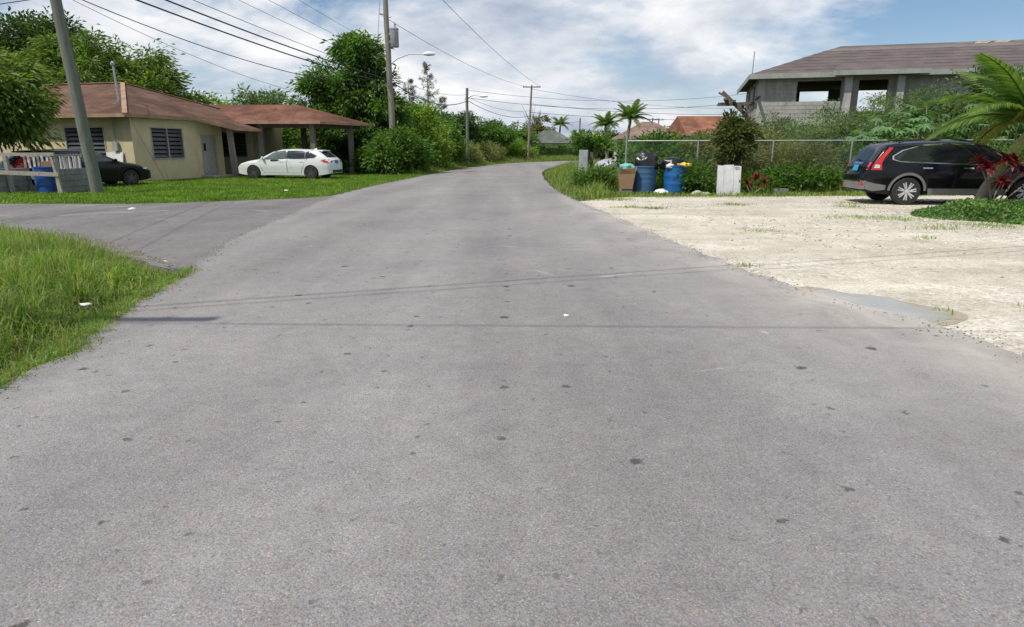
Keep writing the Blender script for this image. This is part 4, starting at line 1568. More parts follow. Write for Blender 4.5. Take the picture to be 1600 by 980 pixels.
def suv(label, loc, rz):
    k = 1.13
    prof = [(-2.26, 0.55), (-2.25, 0.78), (-2.20, 0.90), (-2.185, 1.02), (-2.10, 1.17), (-1.88, 1.52), (-1.78, 1.60), (-1.55, 1.64), (-1.0, 1.67), (-0.3, 1.68), (0.2, 1.655), (0.5, 1.58), (1.05, 1.22), (1.22, 1.11), (1.7, 1.02), (2.0, 0.92), (2.18, 0.78), (2.26, 0.6)]
    prof = [(x * k, z) for x, z in prof]
    c = Car(4.52 * k, 1.82, prof, (1.0, 1.08), 1.68, (-1.30 * k, 1.32 * k), 0.365, 0.27)
    root = thing('parked_suv', label, 'car', loc, 0, 'parked cars')
    paint = M['paint_black']
    b = c.body(paint)
    b.parent = root

    def K(poly):
        return [(x * k, z) for x, z in poly]
    dlo = [(1.0, 1.06), (0.46, 1.46), (0.1, 1.555), (-0.5, 1.58), (-1.05, 1.54), (-1.45, 1.42), (-1.66, 1.28), (-1.66, 1.20), (-1.5, 1.145), (-0.2, 1.09)]
    cx, cz = -0.35, 1.3
    for sg in (-1, 1):
        c.side('window_trim', K([(cx + (x - cx) * 1.025, cz + (z - cz) * 1.12) for x, z in dlo]), sg, 0.003, M['chrome'], root)
        c.side('window_surround', K(dlo), sg, 0.005, M['trim'], root)
        c.side('front_window', K([(0.76, 1.09), (0.36, 1.43), (0.05, 1.51), (-0.2, 1.525), (-0.22, 1.12)]), sg, 0.008, M['glass'], root)
        c.side('rear_window', K([(-0.29, 1.12), (-0.27, 1.53), (-0.7, 1.535), (-1.02, 1.50), (-1.10, 1.15)]), sg, 0.008, M['glass'], root)
        c.side('quarter_window', K([(-1.17, 1.165), (-1.10, 1.47), (-1.42, 1.385), (-1.60, 1.265), (-1.58, 1.215)]), sg, 0.008, M['glass'], root)
        for nm, pl in (('front_door', [(0.95, 1.02), (-0.24, 1.055), (-0.26, 0.46), (0.78, 0.46), (0.93, 0.7)]), ('rear_door', [(-0.28, 1.055), (-1.12, 1.085), (-1.02, 0.86), (-0.88, 0.66), (-0.84, 0.46), (-0.30, 0.46)])):
            dx = sum(p[0] for p in pl) / len(pl)
            dz = sum(p[1] for p in pl) / len(pl)
            c.side('door_gap', K([(x + (0.012 if x > dx else -0.012), z + (0.012 if z > dz else -0.012)) for x, z in pl]), sg, 0.001, M['trim'], root)
            d = c.side(nm, K(pl), sg, 0.004, paint, root)
            hx = -0.12 if nm == 'front_door' else -1.02
            c.side('door_handle', K([(hx, 0.955), (hx + 0.22, 0.955), (hx + 0.22, 0.99), (hx, 0.99)]), sg, 0.025, M['chrome'], d)
        c.side('lower_cladding', K([(0.84, 0.28), (0.86, 0.44), (-0.84, 0.44), (-0.82, 0.28)]), sg, 0.012, M['clad'], root)
        c.side('rear_bumper_side', K([(-1.78, 0.40), (-1.78, 0.52), (-2.0, 0.56), (-2.22, 0.62), (-2.22, 0.42), (-2.05, 0.36)]), sg, 0.012, M['clad'], root)
        for wx in c.wx:
            pts_o = [(wx + (c.wr + 0.125) * math.cos(a), c.wr + (c.wr + 0.125) * math.sin(a)) for a in np.linspace(R(2), R(178), 19)]
            pts_i = [(wx + (c.wr + 0.058) * math.cos(a), c.wr + (c.wr + 0.058) * math.sin(a)) for a in np.linspace(R(178), R(2), 19)]
            bb = bmesh.new()
            vo = [bb.verts.new((x, 0, z)) for x, z in pts_o]
            vi = [bb.verts.new((x, 0, z)) for x, z in pts_i[::-1]]
            for i in range(18):
                bb.faces.new((vo[i], vo[i + 1], vi[i + 1], vi[i]))
            for v in bb.verts:
                v.co.y = sg * (max(c.w(v.co.x, max(v.co.z, 0.3)), 0.5) + 0.014)
            c.finish(bb, 'arch_moulding', M['clad'], root)
        tl = c.side('tail_lamp', K([(-1.76, 1.50), (-1.67, 1.50), (-1.86, 1.24), (-1.92, 1.10), (-1.91, 0.92), (-2.13, 0.92), (-2.10, 1.06), (-1.97, 1.24)]), sg, 0.010, M['light_red'], root)
        c.side('lamp_lens', K([(-1.96, 0.97), (-1.96, 1.05), (-2.06, 1.07), (-2.08, 0.97)]), sg, 0.016, M['light_clear'], tl)
        c.end('tail_lamp', [(sg * 0.66, 0.92), (sg * 0.76, 0.92), (sg * 0.72, 1.12), (sg * 0.64, 1.12)], -1, 0.010, M['light_red'], root)
        c.end('reflector', [(sg * 0.50, 0.52), (sg * 0.70, 0.52), (sg * 0.70, 0.57), (sg * 0.50, 0.57)], -1, 0.02, M['light_red'], root)
        c.side('headlamp', K([(2.10, 0.78), (2.05, 0.90), (1.70, 0.98), (1.78, 0.84)]), sg, 0.008, M['light_clear'], root)
        m = MB()
        y = sg * 0.56
        m.tube([(-1.5 * k, y, 1.63), (-1.3 * k, y, 1.70), (-0.4 * k, y, 1.725), (0.15 * k, y, 1.66)], 0.022, 6)
        part('roof_rail', m, M['trim'], root, True, True)
        m = MB()
        yw = sg * (c.w(0.78 * k, 1.1) + 0.10)
        m.tube([(0.78 * k, yw - sg * 0.1, 1.08), (0.78 * k, yw - sg * 0.03, 1.12), (0.76 * k, yw, 1.14), (0.76 * k, yw + sg * 0.1, 1.14)], [0.03, 0.08, 0.11, 0.05], 8)
        part('mirror', m, paint, root, True, True)
    c.end('rear_glass', [(-0.58, 1.16), (0.58, 1.16), (0.50, 1.54), (-0.50, 1.54)], -1, 0.008, M['glass'], root)
    c.end('windscreen', [(-0.62, 1.16), (0.62, 1.16), (0.52, 1.60), (-0.52, 1.60)], 1, 0.008, M['glass_light'], root)
    c.end('rear_bumper', [(-0.78, 0.40), (0.78, 0.40), (0.78, 0.60), (-0.78, 0.60)], -1, 0.012, M['clad'], root)
    c.end('bumper_strip', [(-0.76, 0.60), (0.76, 0.60), (0.76, 0.63), (-0.76, 0.63)], -1, 0.018, M['chrome'], root)
    c.end('plate_garnish', [(-0.3, 1.06), (0.3, 1.06), (0.3, 1.12), (-0.3, 1.12)], -1, 0.02, M['chrome'], root)
    c.end('number_plate', [(-0.17, 0.88), (0.17, 0.88), (0.17, 1.04), (-0.17, 1.04)], -1, 0.022, M['plate_teal'], root)
    m = MB()
    m.bar((-2.16 * k, -0.02, 1.17), (-2.06 * k, 0.42, 1.22), 0.03, 0.03)
    part('rear_wiper', m, M['trim'], root, False, True)
    c.wheels(root, M['rim'], 14, 0.22, 0.034)
    root.rotation_euler = (0, 0, rz)
    return root


suv('black compact SUV with tall red tail lamps parked on the gravel by the fence', (12.1, 18.45, -0.028), R(-6))

# ------------------------------------------------------------------ block and timber bin store by the leaning pole
BX0, BX1, BY0, BY1 = -17.05, -14.85, 21.95, 23.35
bs = thing('bin_store', 'bin enclosure of cinder blocks, grey timber rails and pale pickets', 'bin enclosure', ((BX0 + BX1) / 2, (BY0 + BY1) / 2, 0))


def block(x, y, z, along, L=0.39):
    m = MB()
    j = random.uniform(-0.008, 0.008)
    if along == 'x':
        m.box((x, y + j, z), (L, 0.19, 0.19), random.uniform(-0.01, 0.01))
    else:
        m.box((x + j, y, z), (0.19, L, 0.19), random.uniform(-0.01, 0.01))
    part('cinder_block', m, M['block'], bs)


for r_ in range(4):
    z = 0.095 + r_ * 0.2
    o_ = 0.0 if r_ % 2 == 0 else 0.2
    y = BY0 + 0.06
    for k in range(4):
        yy = BY0 + 0.2 + o_ + k * 0.4
        if yy < BY1:
            block(BX1 - 0.1, yy, z, 'y')
            block(BX0 + 0.1, yy, z, 'y')
    if o_:
        block(BX1 - 0.1, BY0 + 0.1, z, 'y', 0.19)
        block(BX0 + 0.1, BY0 + 0.1, z, 'y', 0.19)
    for k in range(5):
        xx = BX0 + 0.42 + o_ + k * 0.4
        if xx < BX1 - 0.35:
            block(xx, BY1 - 0.1, z, 'x')
m = MB()
for x, y in ((BX0 + 0.05, BY0 - 0.06), (BX1 - 0.05, BY0 - 0.06), (BX0 + 0.3, BY0 + 0.3)):
    m = MB()
    m.bar((x, y, -0.05), (x - 0.06, y, 1.26), 0.11, 0.11)
    part('post', m, M['wood_grey'], bs)
m = MB()
m.bar((BX0 - 0.12, BY0 - 0.13, 1.26), (BX1 - 0.02, BY0 - 0.13, 1.27), 0.06, 0.10)
part('top_rail', m, M['wood_grey'], bs)
m = MB()
m.bar((BX0 + 0.0, BY0 - 0.14, 0.70), (BX1 + 0.02, BY0 - 0.14, 0.62), 0.05, 0.13)
part('mid_rail', m, M['wood_grey'], bs)
m = MB()
m.bar((BX1 - 0.15, BY0 - 0.12, 1.2), (BX1 + 0.02, BY0 - 0.12, 0.02), 0.08, 0.05)
part('brace', m, M['wood_grey'], bs)
m = MB()
m.bar((BX0, BY1 - 0.04, 1.2), (BX1, BY1 - 0.04, 1.2), 0.05, 0.07)
m.bar((BX1 - 0.06, BY0, 1.23), (BX1 - 0.06, BY1, 1.23), 0.05, 0.07)
part('back_rail', m, M['wood_grey'], bs)
for k in range(13):
    x = BX0 + 0.15 + k * 0.155
    m = MB()
    m.bar((x, BY1 - 0.1, 0.79), (x + random.uniform(-0.03, 0.03), BY1 - 0.1, 1.16 + random.uniform(-0.03, 0.06)), 0.075, 0.02, (0, 1, 0))
    part('picket', m, M['board_white'] if k % 3 else M['wood_grey'], bs)
for k in range(8):
    y = BY0 + 0.1 + k * 0.16
    m = MB()
    m.bar((BX1 - 0.1, y, 0.79), (BX1 - 0.1, y + random.uniform(-0.03, 0.03), 1.2), 0.075, 0.02, (1, 0, 0))
    part('picket', m, M['board_white'] if k % 3 else M['wood_grey'], bs)


def barrel(name, label, x, y, mat, r, h, taper, group, ribs=(0.33, 0.62), z0=-0.03):
    t = thing(name, label, 'barrel', (x, y, z0), group=group)
    n = 22
    prof = [(0.02, 0.0), (r * taper * 0.95, 0.0), (r * taper, 0.03)]
    for k in range(1, n):
        u = k / n
        rr_ = r * (taper + (1 - taper) * u)
        for q in ribs:
            rr_ += 0.014 * math.exp(-((u - q) / 0.02) ** 2)
        prof.append((rr_, h * u))
    prof += [(r * 1.0, h * 0.985), (r * 1.03, h), (r * 0.96, h), (r * 0.93, h * 0.8), (r * 0.5, h * 0.78), (0.01, h * 0.78)]
    m = MB()
    m.lathe(prof, 32, (x, y, z0), 'z', False)
    part('shell', m, mat, t, True)
    m = MB()
    m.lathe([(r * 1.0, -0.03), (r * 1.045, -0.02), (r * 1.045, 0.012), (r * 0.97, 0.02)], 32, (x, y, z0 + h), 'z', False)
    part('rim', m, mat, t, True)
    return t


barrel('plastic_barrel', 'royal blue barrel standing inside the block bin enclosure', -15.7, 22.55, M['barrel_blue'], 0.37, 0.86, 0.97, 'blue plastic barrels', z0=-0.022)
m = MB()
m.box((-15.62, 22.5, 0.93), (0.3, 0.26, 0.2), 0.3)
single('carton', m, M['carton'], 'small brown carton on top of the royal blue barrel', 'box')
barrel('plastic_barrel', 'faded blue tapered bin next to the cardboard carton', 4.62, 23.35, M['barrel_faded'], 0.44, 0.90, 0.86, 'blue plastic barrels', (0.3, 0.42, 0.6, 0.78), z0=-0.06)
barrel('plastic_barrel', 'bright blue barrel with yellow and white litter spilling over its rim', 5.66, 23.1, M['barrel_bright'], 0.385, 0.93, 0.97, 'blue plastic barrels', (0.3, 0.36, 0.64, 0.7), z0=-0.06)


def lump(name, label, cat, c, s, mat, seed, amp=0.3, freq=1.6, group=None, sub=3, flat=0.0):
    b = bmesh.new()
    bmesh.ops.create_icosphere(b, subdivisions=sub, radius=1.0)
    for v in b.verts:
        d = v.co.normalized()
        n = mnoise.noise(d * freq + Vector((seed, seed * 2, 0))) + 0.5 * mnoise.noise(d * freq * 2.7 + Vector((seed, 0, seed))) + 0.3 * abs(mnoise.noise(d * freq * 6 + Vector((0, seed, seed))))
        v.co = d * (1 + amp * n)
        if v.co.z < -0.55:
            v.co.z = -0.55
        v.co = Vector((v.co.x * s[0], v.co.y * s[1], (v.co.z + 0.55) * s[2]))
    me = bpy.data.meshes.new(name)
    b.to_mesh(me)
    b.free()
    me.materials.append(mat)
    me.polygons.foreach_set('use_smooth', [True] * len(me.polygons))
    o = put(name, me, None, c)
    return tag(o, label, cat, group)


lump('rubbish_bag', 'black rubbish bag piled on the faded blue bin', 'rubbish bag', (4.66, 23.35, 0.66), (0.40, 0.36, 0.42), M['bag'], 3.1, 0.45, 1.9, 'black rubbish bags')
lump('rubbish_bag', 'black rubbish bag slumped on the bright blue barrel', 'rubbish bag', (5.56, 23.2, 0.74), (0.42, 0.32, 0.27), M['bag'], 7.7, 0.45, 1.9, 'black rubbish bags')
lump('litter_bag', 'white plastic bag at the left rim of the bright blue barrel', 'bag', (5.42, 22.85, 0.80), (0.14, 0.1, 0.10), M['bag_white'], 1.4, 0.5)
lump('yellow_wrapper', 'yellow wrapper hanging over the rim of the bright blue barrel', 'wrapper', (5.86, 22.86, 0.82), (0.26, 0.11, 0.09), M['cloth_yellow'], 5.2, 0.6)
lump('litter_bag', 'white crumpled bag on the ground between the two blue barrels', 'bag', (5.12, 22.75, -0.06), (0.22, 0.15, 0.09), M['bag_white'], 8.4, 0.6)
lump('teal_bag', 'pale teal bag stuffed in the top of the cardboard carton', 'bag', (3.98, 23.1, 0.74), (0.24, 0.17, 0.13), M['cloth_teal'], 2.9, 0.6)
# cardboard carton, tall, on a block
ct = thing('cardboard_carton', 'tall brown cardboard carton standing left of the faded blue bin', 'box', (3.96, 23.0, 0))
m = MB()
m.hexa([(3.76, 22.82, 0.10), (4.14, 22.82, 0.10), (4.14, 23.18, 0.10), (3.76, 23.18, 0.10), (3.68, 22.78, 0.62), (4.22, 22.78, 0.64), (4.22, 23.2, 0.62), (3.68, 23.2, 0.62)])
part('carton_body', m, M['carton'], ct)
for p in ([(3.68, 22.778, 0.62), (4.22, 22.778, 0.64), (4.2, 22.74, 0.80), (3.72, 22.72, 0.78)], [(3.68, 23.2, 0.62), (3.68, 22.78, 0.62), (3.62, 22.8, 0.82), (3.62, 23.18, 0.80)], [(4.22, 22.78, 0.64), (4.22, 23.2, 0.62), (4.27, 23.18, 0.80), (4.27, 22.8, 0.84)]):
    m = MB()
    m.slab(p, 0.012)
    part('flap', m, M['carton'], ct)
m = MB()
m.box((3.95, 23.0, 0.0), (0.4, 0.3, 0.2))
single('loose_block', m, M['block'], 'grey block under the tall cardboard carton', 'block')

# white plank door leaning by the fence
bd = thing('plank_board', 'white painted plank board standing upright at the edge of the gravel', 'board', (7.0, 21.6, 0))
for k, (x0, x1, h) in enumerate(((6.66, 6.86, 0.97), (6.868, 7.175, 0.98), (7.185, 7.42, 0.955))):
    m = MB()
    m.hexa([(x0, 21.55, -0.06), (x1, 21.55, -0.06), (x1, 21.59, -0.06), (x0, 21.59, -0.06), (x0, 21.63, h - 0.05), (x1, 21.63, h - 0.06 + 0.02 * (k == 1)), (x1, 21.67, h - 0.06), (x0, 21.67, h - 0.05)])
    part('plank', m, M['board_white'], bd)
for z in (0.2, 0.78):
    m = MB()
    m.box((7.04, 21.67 + z * 0.04, z), (0.74, 0.04, 0.09))
    part('batten', m, M['wood_grey'], bd)
m = MB()
m.box((7.28, 21.60, 0.84), (0.14, 0.01, 0.025))
m.box((7.385, 21.585, 0.42), (0.03, 0.012, 0.09))
part('hinge', m, M['wood_dark'], bd)

# grey utility cabinet among the grass
cb = thing('utility_cabinet', 'narrow grey upright cabinet in the tall grass by the flowering tree', 'cabinet', (3.75, 34.0, 0))
m = MB()
m.box((3.62, 34.0, 0.68), (0.42, 0.3, 1.4))
part('cabinet_body', m, M['cabinet'], cb)
m = MB()
m.box((3.62, 33.84, 0.72), (0.36, 0.02, 1.2))
part('cabinet_door', m, M['cabinet'], cb)
m = MB()
m.box((4.06, 34.2, 0.62), (0.16, 0.12, 1.3))
part('side_post', m, M['wood_dark'], cb)

# red box on a white post beyond the verge
rbx = thing('roadside_box', 'faded red box with white post in the grass before the bend', 'box', (-2.75, 69, 0))
m = MB()
m.box((-2.55, 69, 0.75), (0.85, 0.5, 0.55))
part('red_box', m, M['red_paint'], rbx)
m = MB()
m.box((-3.1, 68.9, 0.65), (0.14, 0.14, 1.3))
part('white_post', m, M['board_white'], rbx)
m = MB()
m.box((-2.55, 69, 1.05), (0.95, 0.6, 0.04))
part('lid', m, M['board_white'], rbx)

# ------------------------------------------------------------------ chain-link fence
FA, FB = Vector((4.3, 25.3, 0)), Vector((19.5, 21.9, 0))
fn = thing('chain_link_fence', 'galvanised chain-link fence with top rail behind the bins and the SUV', 'fence', (FA.x, FA.y, 0))
fd = (FB - FA).normalized()
FL = (FB - FA).length
FH = 1.72
for k in range(7):
    p = FA + fd * (FL * k / 6)
    m = MB()
    m.tube([(p.x, p.y, -0.2), (p.x, p.y, FH + (0.22 if k == 0 else 0.03))], 0.032 if k else 0.04, 8)
    part('post', m, M['steel'], fn, True)
m = MB()
m.tube([(FA.x, FA.y, FH), (FB.x, FB.y, FH)], 0.022, 7)
part('top_rail', m, M['steel'], fn, True)
V_, F_ = [], []
step = 0.075
r_ = 0.0015
nn = int(FL / step)
for sgn in (1, -1):
    for k in range(-int(FH / step), nn + 1):
        s0 = k * step if sgn > 0 else (k + int(FH / step)) * step
        a, b = s0, s0 + sgn * FH
        za, zb = 0.0, FH - 0.02
        if sgn > 0:
            if a < 0:
                za = -a; a = 0
            if b > FL:
                zb = FH - (b - FL); b = FL
        else:
            if a > FL:
                za = a - FL; a = FL
            if b < 0:
                zb = FH + b; b = 0
        if zb - za < 0.05:
            continue
        p, q = FA + fd * a, FA + fd * b
        nrm = Vector((-fd.y, fd.x, 0))
        i0 = len(V_)
        for e, z in ((p, za), (q, zb)):
            for w_ in (fd * r_, nrm * r_ - fd * r_, -nrm * r_ - fd * r_):
                V_.append((e.x + w_.x - FA.x, e.y + w_.y - FA.y, z))
        for j in range(3):
            F_.append((i0 + j, i0 + (j + 1) % 3, i0 + 3 + (j + 1) % 3, i0 + 3 + j))
o = put('wire_mesh', fast_mesh('wire_mesh', np.array(V_), np.array(F_), M['steel']), fn)
o['kind'] = 'stuff'

# ------------------------------------------------------------------ trees


def limb_points(a, b, bend, n=5):
    a, b = Vector(a), Vector(b)
    k = Vector((random.uniform(-1, 1), random.uniform(-1, 1), random.uniform(-0.2, 0.8))) * bend
    return [a.lerp(b, i / n) + k * math.sin(PI * i / n) for i in range(n + 1)]


def crown_points(lobes, n, clumps, spread, shell=0.45):
    """leaf bases gathered in clumps through the lobes; returns bases and outward directions"""
    lob = np.array([l[:6] for l in lobes], float)
    vol = (lob[:, 3] * lob[:, 4] * lob[:, 5]) ** 0.8
    pick = RNG.choice(len(lob), clumps, p=vol / vol.sum())
    d = unit(RNG.normal(size=(clumps, 3)))
    rad = RNG.uniform(0, 1, clumps) ** shell
    C = lob[pick, :3] + d * rad[:, None] * lob[pick, 3:6]
    C[:, 2] = np.maximum(C[:, 2], 0.15)
    size = RNG.uniform(0.6, 1.35, clumps) * spread
    w = size ** 2
    ci = RNG.choice(clumps, n, p=w / w.sum())
    g = RNG.normal(size=(n, 3)) * np.array([1, 1, 0.65])
    P = C[ci] + g * (size[ci] * 0.55)[:, None]
    P[:, 2] = np.maximum(P[:, 2], 0.03)
    out = unit(P - (lob[pick[ci], :3] - np.array([0, 0, 0.4])))
    return P, out * 0.7 + unit(g) * 0.9, C


def tree(name, label, cat, base, lobes, mat, n, clumps, leaf=(0.22, 0.09), spread=0.6, trunk_r=0.16, droop=0.35, limbs=16, group=None, crown_from=None, shell=0.45, trunk_mat=None, lean=(0, 0)):
    t = thing(name, label, cat, (base[0], base[1], 0), group=group)
    P, D, C = crown_points(lobes, n, clumps, spread, shell)
    D = D + np.array([0, 0, -droop]) + RNG.normal(0, 0.35, (n, 3))
    L = leaf[0] * RNG.uniform(0.7, 1.3, n)
    V, F = leaves(P, D, L, L * leaf[1] / leaf[0])
    V = V - np.array([base[0], base[1], 0])
    o = put('crown', fast_mesh('crown', V, F, mat), t)
    o['kind'] = 'stuff'
    lob = lobes[0]
    cf = crown_from if crown_from else max(0.4, lob[2] - lob[5] * 0.5)
    m = MB()
    top = Vector((base[0] + lean[0], base[1] + lean[1], cf))
    m.tube(limb_points((base[0], base[1], -0.15), top, 0.08 * cf, 5), [trunk_r * (1.25 - 0.5 * k / 5) for k in range(6)], 9)
    for k in range(limbs):
        c = C[random.randrange(len(C))]
        b = Vector((base[0], base[1], -0.1)).lerp(top, random.uniform(0.75, 0.98))
        e = b.lerp(Vector(c), 0.9)
        if (e - b).length < 0.25:
            continue
        r0 = trunk_r * random.uniform(0.3, 0.55)
        m.tube(limb_points(b, e, 0.12 * (e - b).length, 4), [r0, r0 * 0.8, r0 * 0.6, r0 * 0.4, r0 * 0.18], 6)
    part('trunk', m, trunk_mat or M['bark'], t, True)
    return t


TG = 'trees behind and beside the bungalow'
tree('mango_tree', 'leafy mango tree at the left edge overhanging the bungalow roof', 'tree', (-20.6, 24.6),
     [(-19.9, 24.6, 3.4, 2.5, 2.3, 1.55), (-18.6, 24.4, 3.0, 1.7, 1.6, 1.3), (-20.5, 24.6, 4.2, 1.8, 1.8, 1.0), (-18.0, 24.3, 2.4, 1.0, 1.1, 0.8)], M['l_mango'], 26000, 230, (0.27, 0.08), 0.55, 0.2, 0.7, group=TG)
tree('mango_tree', 'broad dome-shaped mango tree rising behind the bungalow roof', 'tree', (-27.4, 46),
     [(-27.2, 46, 5.0, 4.8, 4.5, 3.6), (-24.0, 45.5, 3.9, 3.0, 3.0, 2.2), (-31, 46, 4.7, 3.2, 3, 2.6), (-28, 45, 7.0, 2.5, 2.5, 1.4)], M['l_mango'], 52000, 380, (0.36, 0.115), 0.75, 0.35, 0.6, group=TG)
tree('tall_tree', 'tall dark tree in the top left corner behind the mangos', 'tree', (-36.5, 52),
     [(-36.5, 52, 8.3, 3.6, 4, 2.7), (-33.8, 52, 9.0, 2.3, 2.5, 1.7), (-40, 52, 8.6, 3.4, 3, 2.8), (-36, 52, 5.6, 4.2, 3, 2.0)], M['l_dark'], 28000, 230, (0.36, 0.14), 0.75, 0.35, 0.4, group=TG)
tree('garden_tree', 'low yellow-green tree peeking over the bungalow ridge', 'tree', (-24.4, 54),
     [(-24.4, 54, 3.7, 2.6, 2.2, 1.5), (-22.5, 54, 3.4, 1.7, 1.7, 1.2), (-26.5, 54, 3.6, 1.6, 1.6, 1.3)], M['l_bright'], 9000, 110, (0.3, 0.12), 0.6, 0.18, 0.3, group=TG)
tree('garden_tree', 'thin open pale-leaved tree over the carport roof', 'tree', (-18.4, 50),
     [(-18.4, 50, 4.4, 1.9, 1.8, 1.2), (-16.9, 50, 4.0, 1.5, 1.4, 1.1), (-18.4, 49.6, 2.4, 2.6, 1.5, 1.3)], M['l_blue'], 5200, 90, (0.32, 0.1), 0.5, 0.12, 0.1, 24, group=TG)
tree('big_tree', 'tall dense green tree between the carport and the transformer pole', 'tree', (-10.2, 43.5),
     [(-9.6, 43.5, 6.6, 1.6, 1.6, 1.5), (-10.3, 43.5, 7.4, 1.0, 1.0, 0.8), (-8.9, 43.5, 7.2, 0.8, 0.9, 0.8), (-12.2, 43.2, 5.3, 1.0, 1.2, 1.0), (-8.0, 43.6, 5.6, 1.0, 1.3, 1.3), (-12.9, 43.2, 3.7, 1.0, 1.2, 0.9), (-10.2, 43.2, 4.6, 2.0, 1.7, 1.3), (-10.0, 43.0, 2.6, 2.6, 1.8, 1.8), (-11.6, 43.3, 6.8, 0.5, 0.6, 0.5), (-7.9, 43.4, 3.6, 1.1, 1.5, 1.3), (-8.0, 43.4, 1.8, 1.6, 1.7, 1.6)],
     M['l_mid'], 32000, 200, (0.32, 0.11), 0.55, 0.3, 0.5, 44, group=TG, shell=0.42)
BG = 'bushes along the left verge'
for nm, lb, bs_, lob, mt_, n, cl, lf in (
    ('thicket_bush', 'dark leafy thicket behind the carport posts', (-13.6, 46.5), [(-13.6, 46.5, 1.5, 3.6, 1.6, 1.6), (-16.6, 47.2, 1.6, 2.4, 1.6, 1.8)], 'l_mid', 13000, 150, (0.24, 0.12)),
    ('thicket_bush', 'dark shrub in shade under the big tree by the pale down lead', (-9.0, 41.8), [(-9.0, 41.8, 1.1, 1.5, 1.0, 1.2), (-7.9, 41.6, 1.0, 1.2, 1.0, 1.2)], 'l_dark', 9000, 100, (0.22, 0.1)),
    ('roadside_bush', 'bushy shrub at the foot of the transformer pole', (-6.7, 38.5), [(-7.2, 38.6, 1.0, 1.1, 0.8, 1.1), (-5.9, 40.4, 0.9, 1.0, 1.5, 1.1), (-6.4, 39.0, 2.0, 0.7, 0.7, 0.6), (-8.3, 39.2, 0.8, 0.8, 0.7, 0.8)], 'l_mid', 11000, 110, (0.22, 0.1)),
    ('roadside_bush', 'tall bright green bush right of the transformer pole', (-6.4, 48), [(-6.4, 48, 2.1, 1.7, 2.2, 2.1), (-5.6, 48.6, 1.2, 1.2, 1.6, 1.3), (-6.9, 48, 3.5, 1.0, 1.2, 0.9)], 'l_bright', 13000, 140, (0.22, 0.1)),
    ('roadside_bush', 'spreading dark bush with yellow-green top before the slim pole', (-6.1, 54), [(-6.1, 54, 2.3, 1.7, 2.2, 2.1), (-6.9, 54.5, 3.7, 1.4, 1.4, 1.0), (-5.2, 54.8, 1.2, 1.1, 1.5, 1.2)], 'l_mid', 12000, 130, (0.24, 0.11)),
    ('roadside_bush', 'low tangled bush at the foot of the slim pole', (-4.3, 58.5), [(-4.3, 58.5, 1.0, 1.3, 1.6, 1.1), (-3.6, 61, 0.7, 0.9, 1.5, 0.8)], 'l_dry', 7000, 90, (0.2, 0.07)),
    ('roadside_tree', 'layered dark green tree behind the slim pole', (-7.2, 66), [(-7.0, 66, 3.4, 2.6, 2.6, 1.6), (-5.2, 66, 4.2, 1.7, 1.8, 0.9), (-4.2, 67, 3.2, 1.8, 1.8, 0.9), (-7, 66, 1.6, 2.8, 2.2, 1.6)], 'l_dark', 13000, 130, (0.28, 0.12)),
    ('roadside_tree', 'rounded green tree right of the slim pole', (-3.4, 74), [(-3.4, 74, 3.2, 2.2, 2.2, 1.5), (-1.6, 74.5, 2.8, 1.8, 1.8, 1.4), (-3.4, 73.6, 1.4, 2.4, 1.8, 1.4)], 'l_mid', 11000, 120, (0.28, 0.12)),
    ('roadside_tree', 'low green tree left of the crossarm pole', (-0.6, 84), [(-0.6, 84, 2.6, 2.2, 2.2, 1.5), (1.4, 85, 2.2, 1.8, 1.8, 1.3)], 'l_mid', 9000, 100, (0.3, 0.13)),
    ('roadside_bush', 'yellowish scrub bush on the verge below the rounded tree', (-2.9, 66.5), [(-2.9, 66.5, 0.9, 1.2, 1.8, 1.0), (-2.2, 70.0, 0.9, 1.2, 1.8, 1.0)], 'l_dry', 8000, 100, (0.24, 0.08)),
    ('roadside_bush', 'pale scrub bush at the foot of the crossarm pole', (0.4, 77.5), [(0.2, 77.5, 1.2, 1.5, 1.8, 1.3), (1.6, 79, 0.9, 1.0, 1.4, 1.0)], 'l_bright', 7000, 90, (0.24, 0.09)),
):
    tree(nm, lb, 'tree' if 'tree' in nm else 'bush', bs_, lob, M[mt_], n, cl, lf, 0.5, 0.1, 0.2, 10, group=BG)
# wall of far trees closing the view
FG = 'far trees on the skyline'
for nm, lb, x, y, w, h, mt_ in (
    ('far_tree', 'far dark tree mass left of the casuarinas', -13.5, 78, 5.0, 5.2, 'l_dark'),
    ('far_tree', 'far tree behind the layered dark tree', -9.5, 92, 5.5, 6.0, 'l_mid'),
    ('far_tree', 'far tree over the low green tree at the bend', -2.5, 104, 5.0, 5.4, 'l_dark'),
    ('far_tree', 'far tree left of the grey hipped roof', 1.5, 112, 4.0, 5.0, 'l_mid'),
    ('far_tree', 'far tree right of the grey hipped roof', 11.5, 106, 3.6, 4.0, 'l_mid'),
    ('far_tree', 'far dark tree between the palms and the tan roof', 12.0, 84, 3.0, 3.6, 'l_dark'),
    ('far_tree', 'far tree behind the terracotta roof', 24.5, 92, 6.0, 4.6, 'l_dry'),
    ('far_tree', 'far tree hidden behind the bungalow, dark', -33, 66, 7.0, 6.0, 'l_dark'),
    ('far_tree', 'far tree behind the carport, dark', -21, 68, 6.0, 4.6, 'l_dark'),
    ('far_tree', 'far tree behind the unfinished house left corner', 29, 76, 6.0, 4.4, 'l_mid'),
):
    tree(nm, lb, 'tree', (x, y), [(x, y, h * 0.58, w * 0.55, 2.5, h * 0.42), (x + w * 0.3, y, h * 0.42, w * 0.4, 2.2, h * 0.38), (x - w * 0.3, y, h * 0.4, w * 0.4, 2.2, h * 0.36)], M[mt_], 7000, 80, (0.36, 0.15), 0.65, 0.16, 0.2, 8, group=FG)


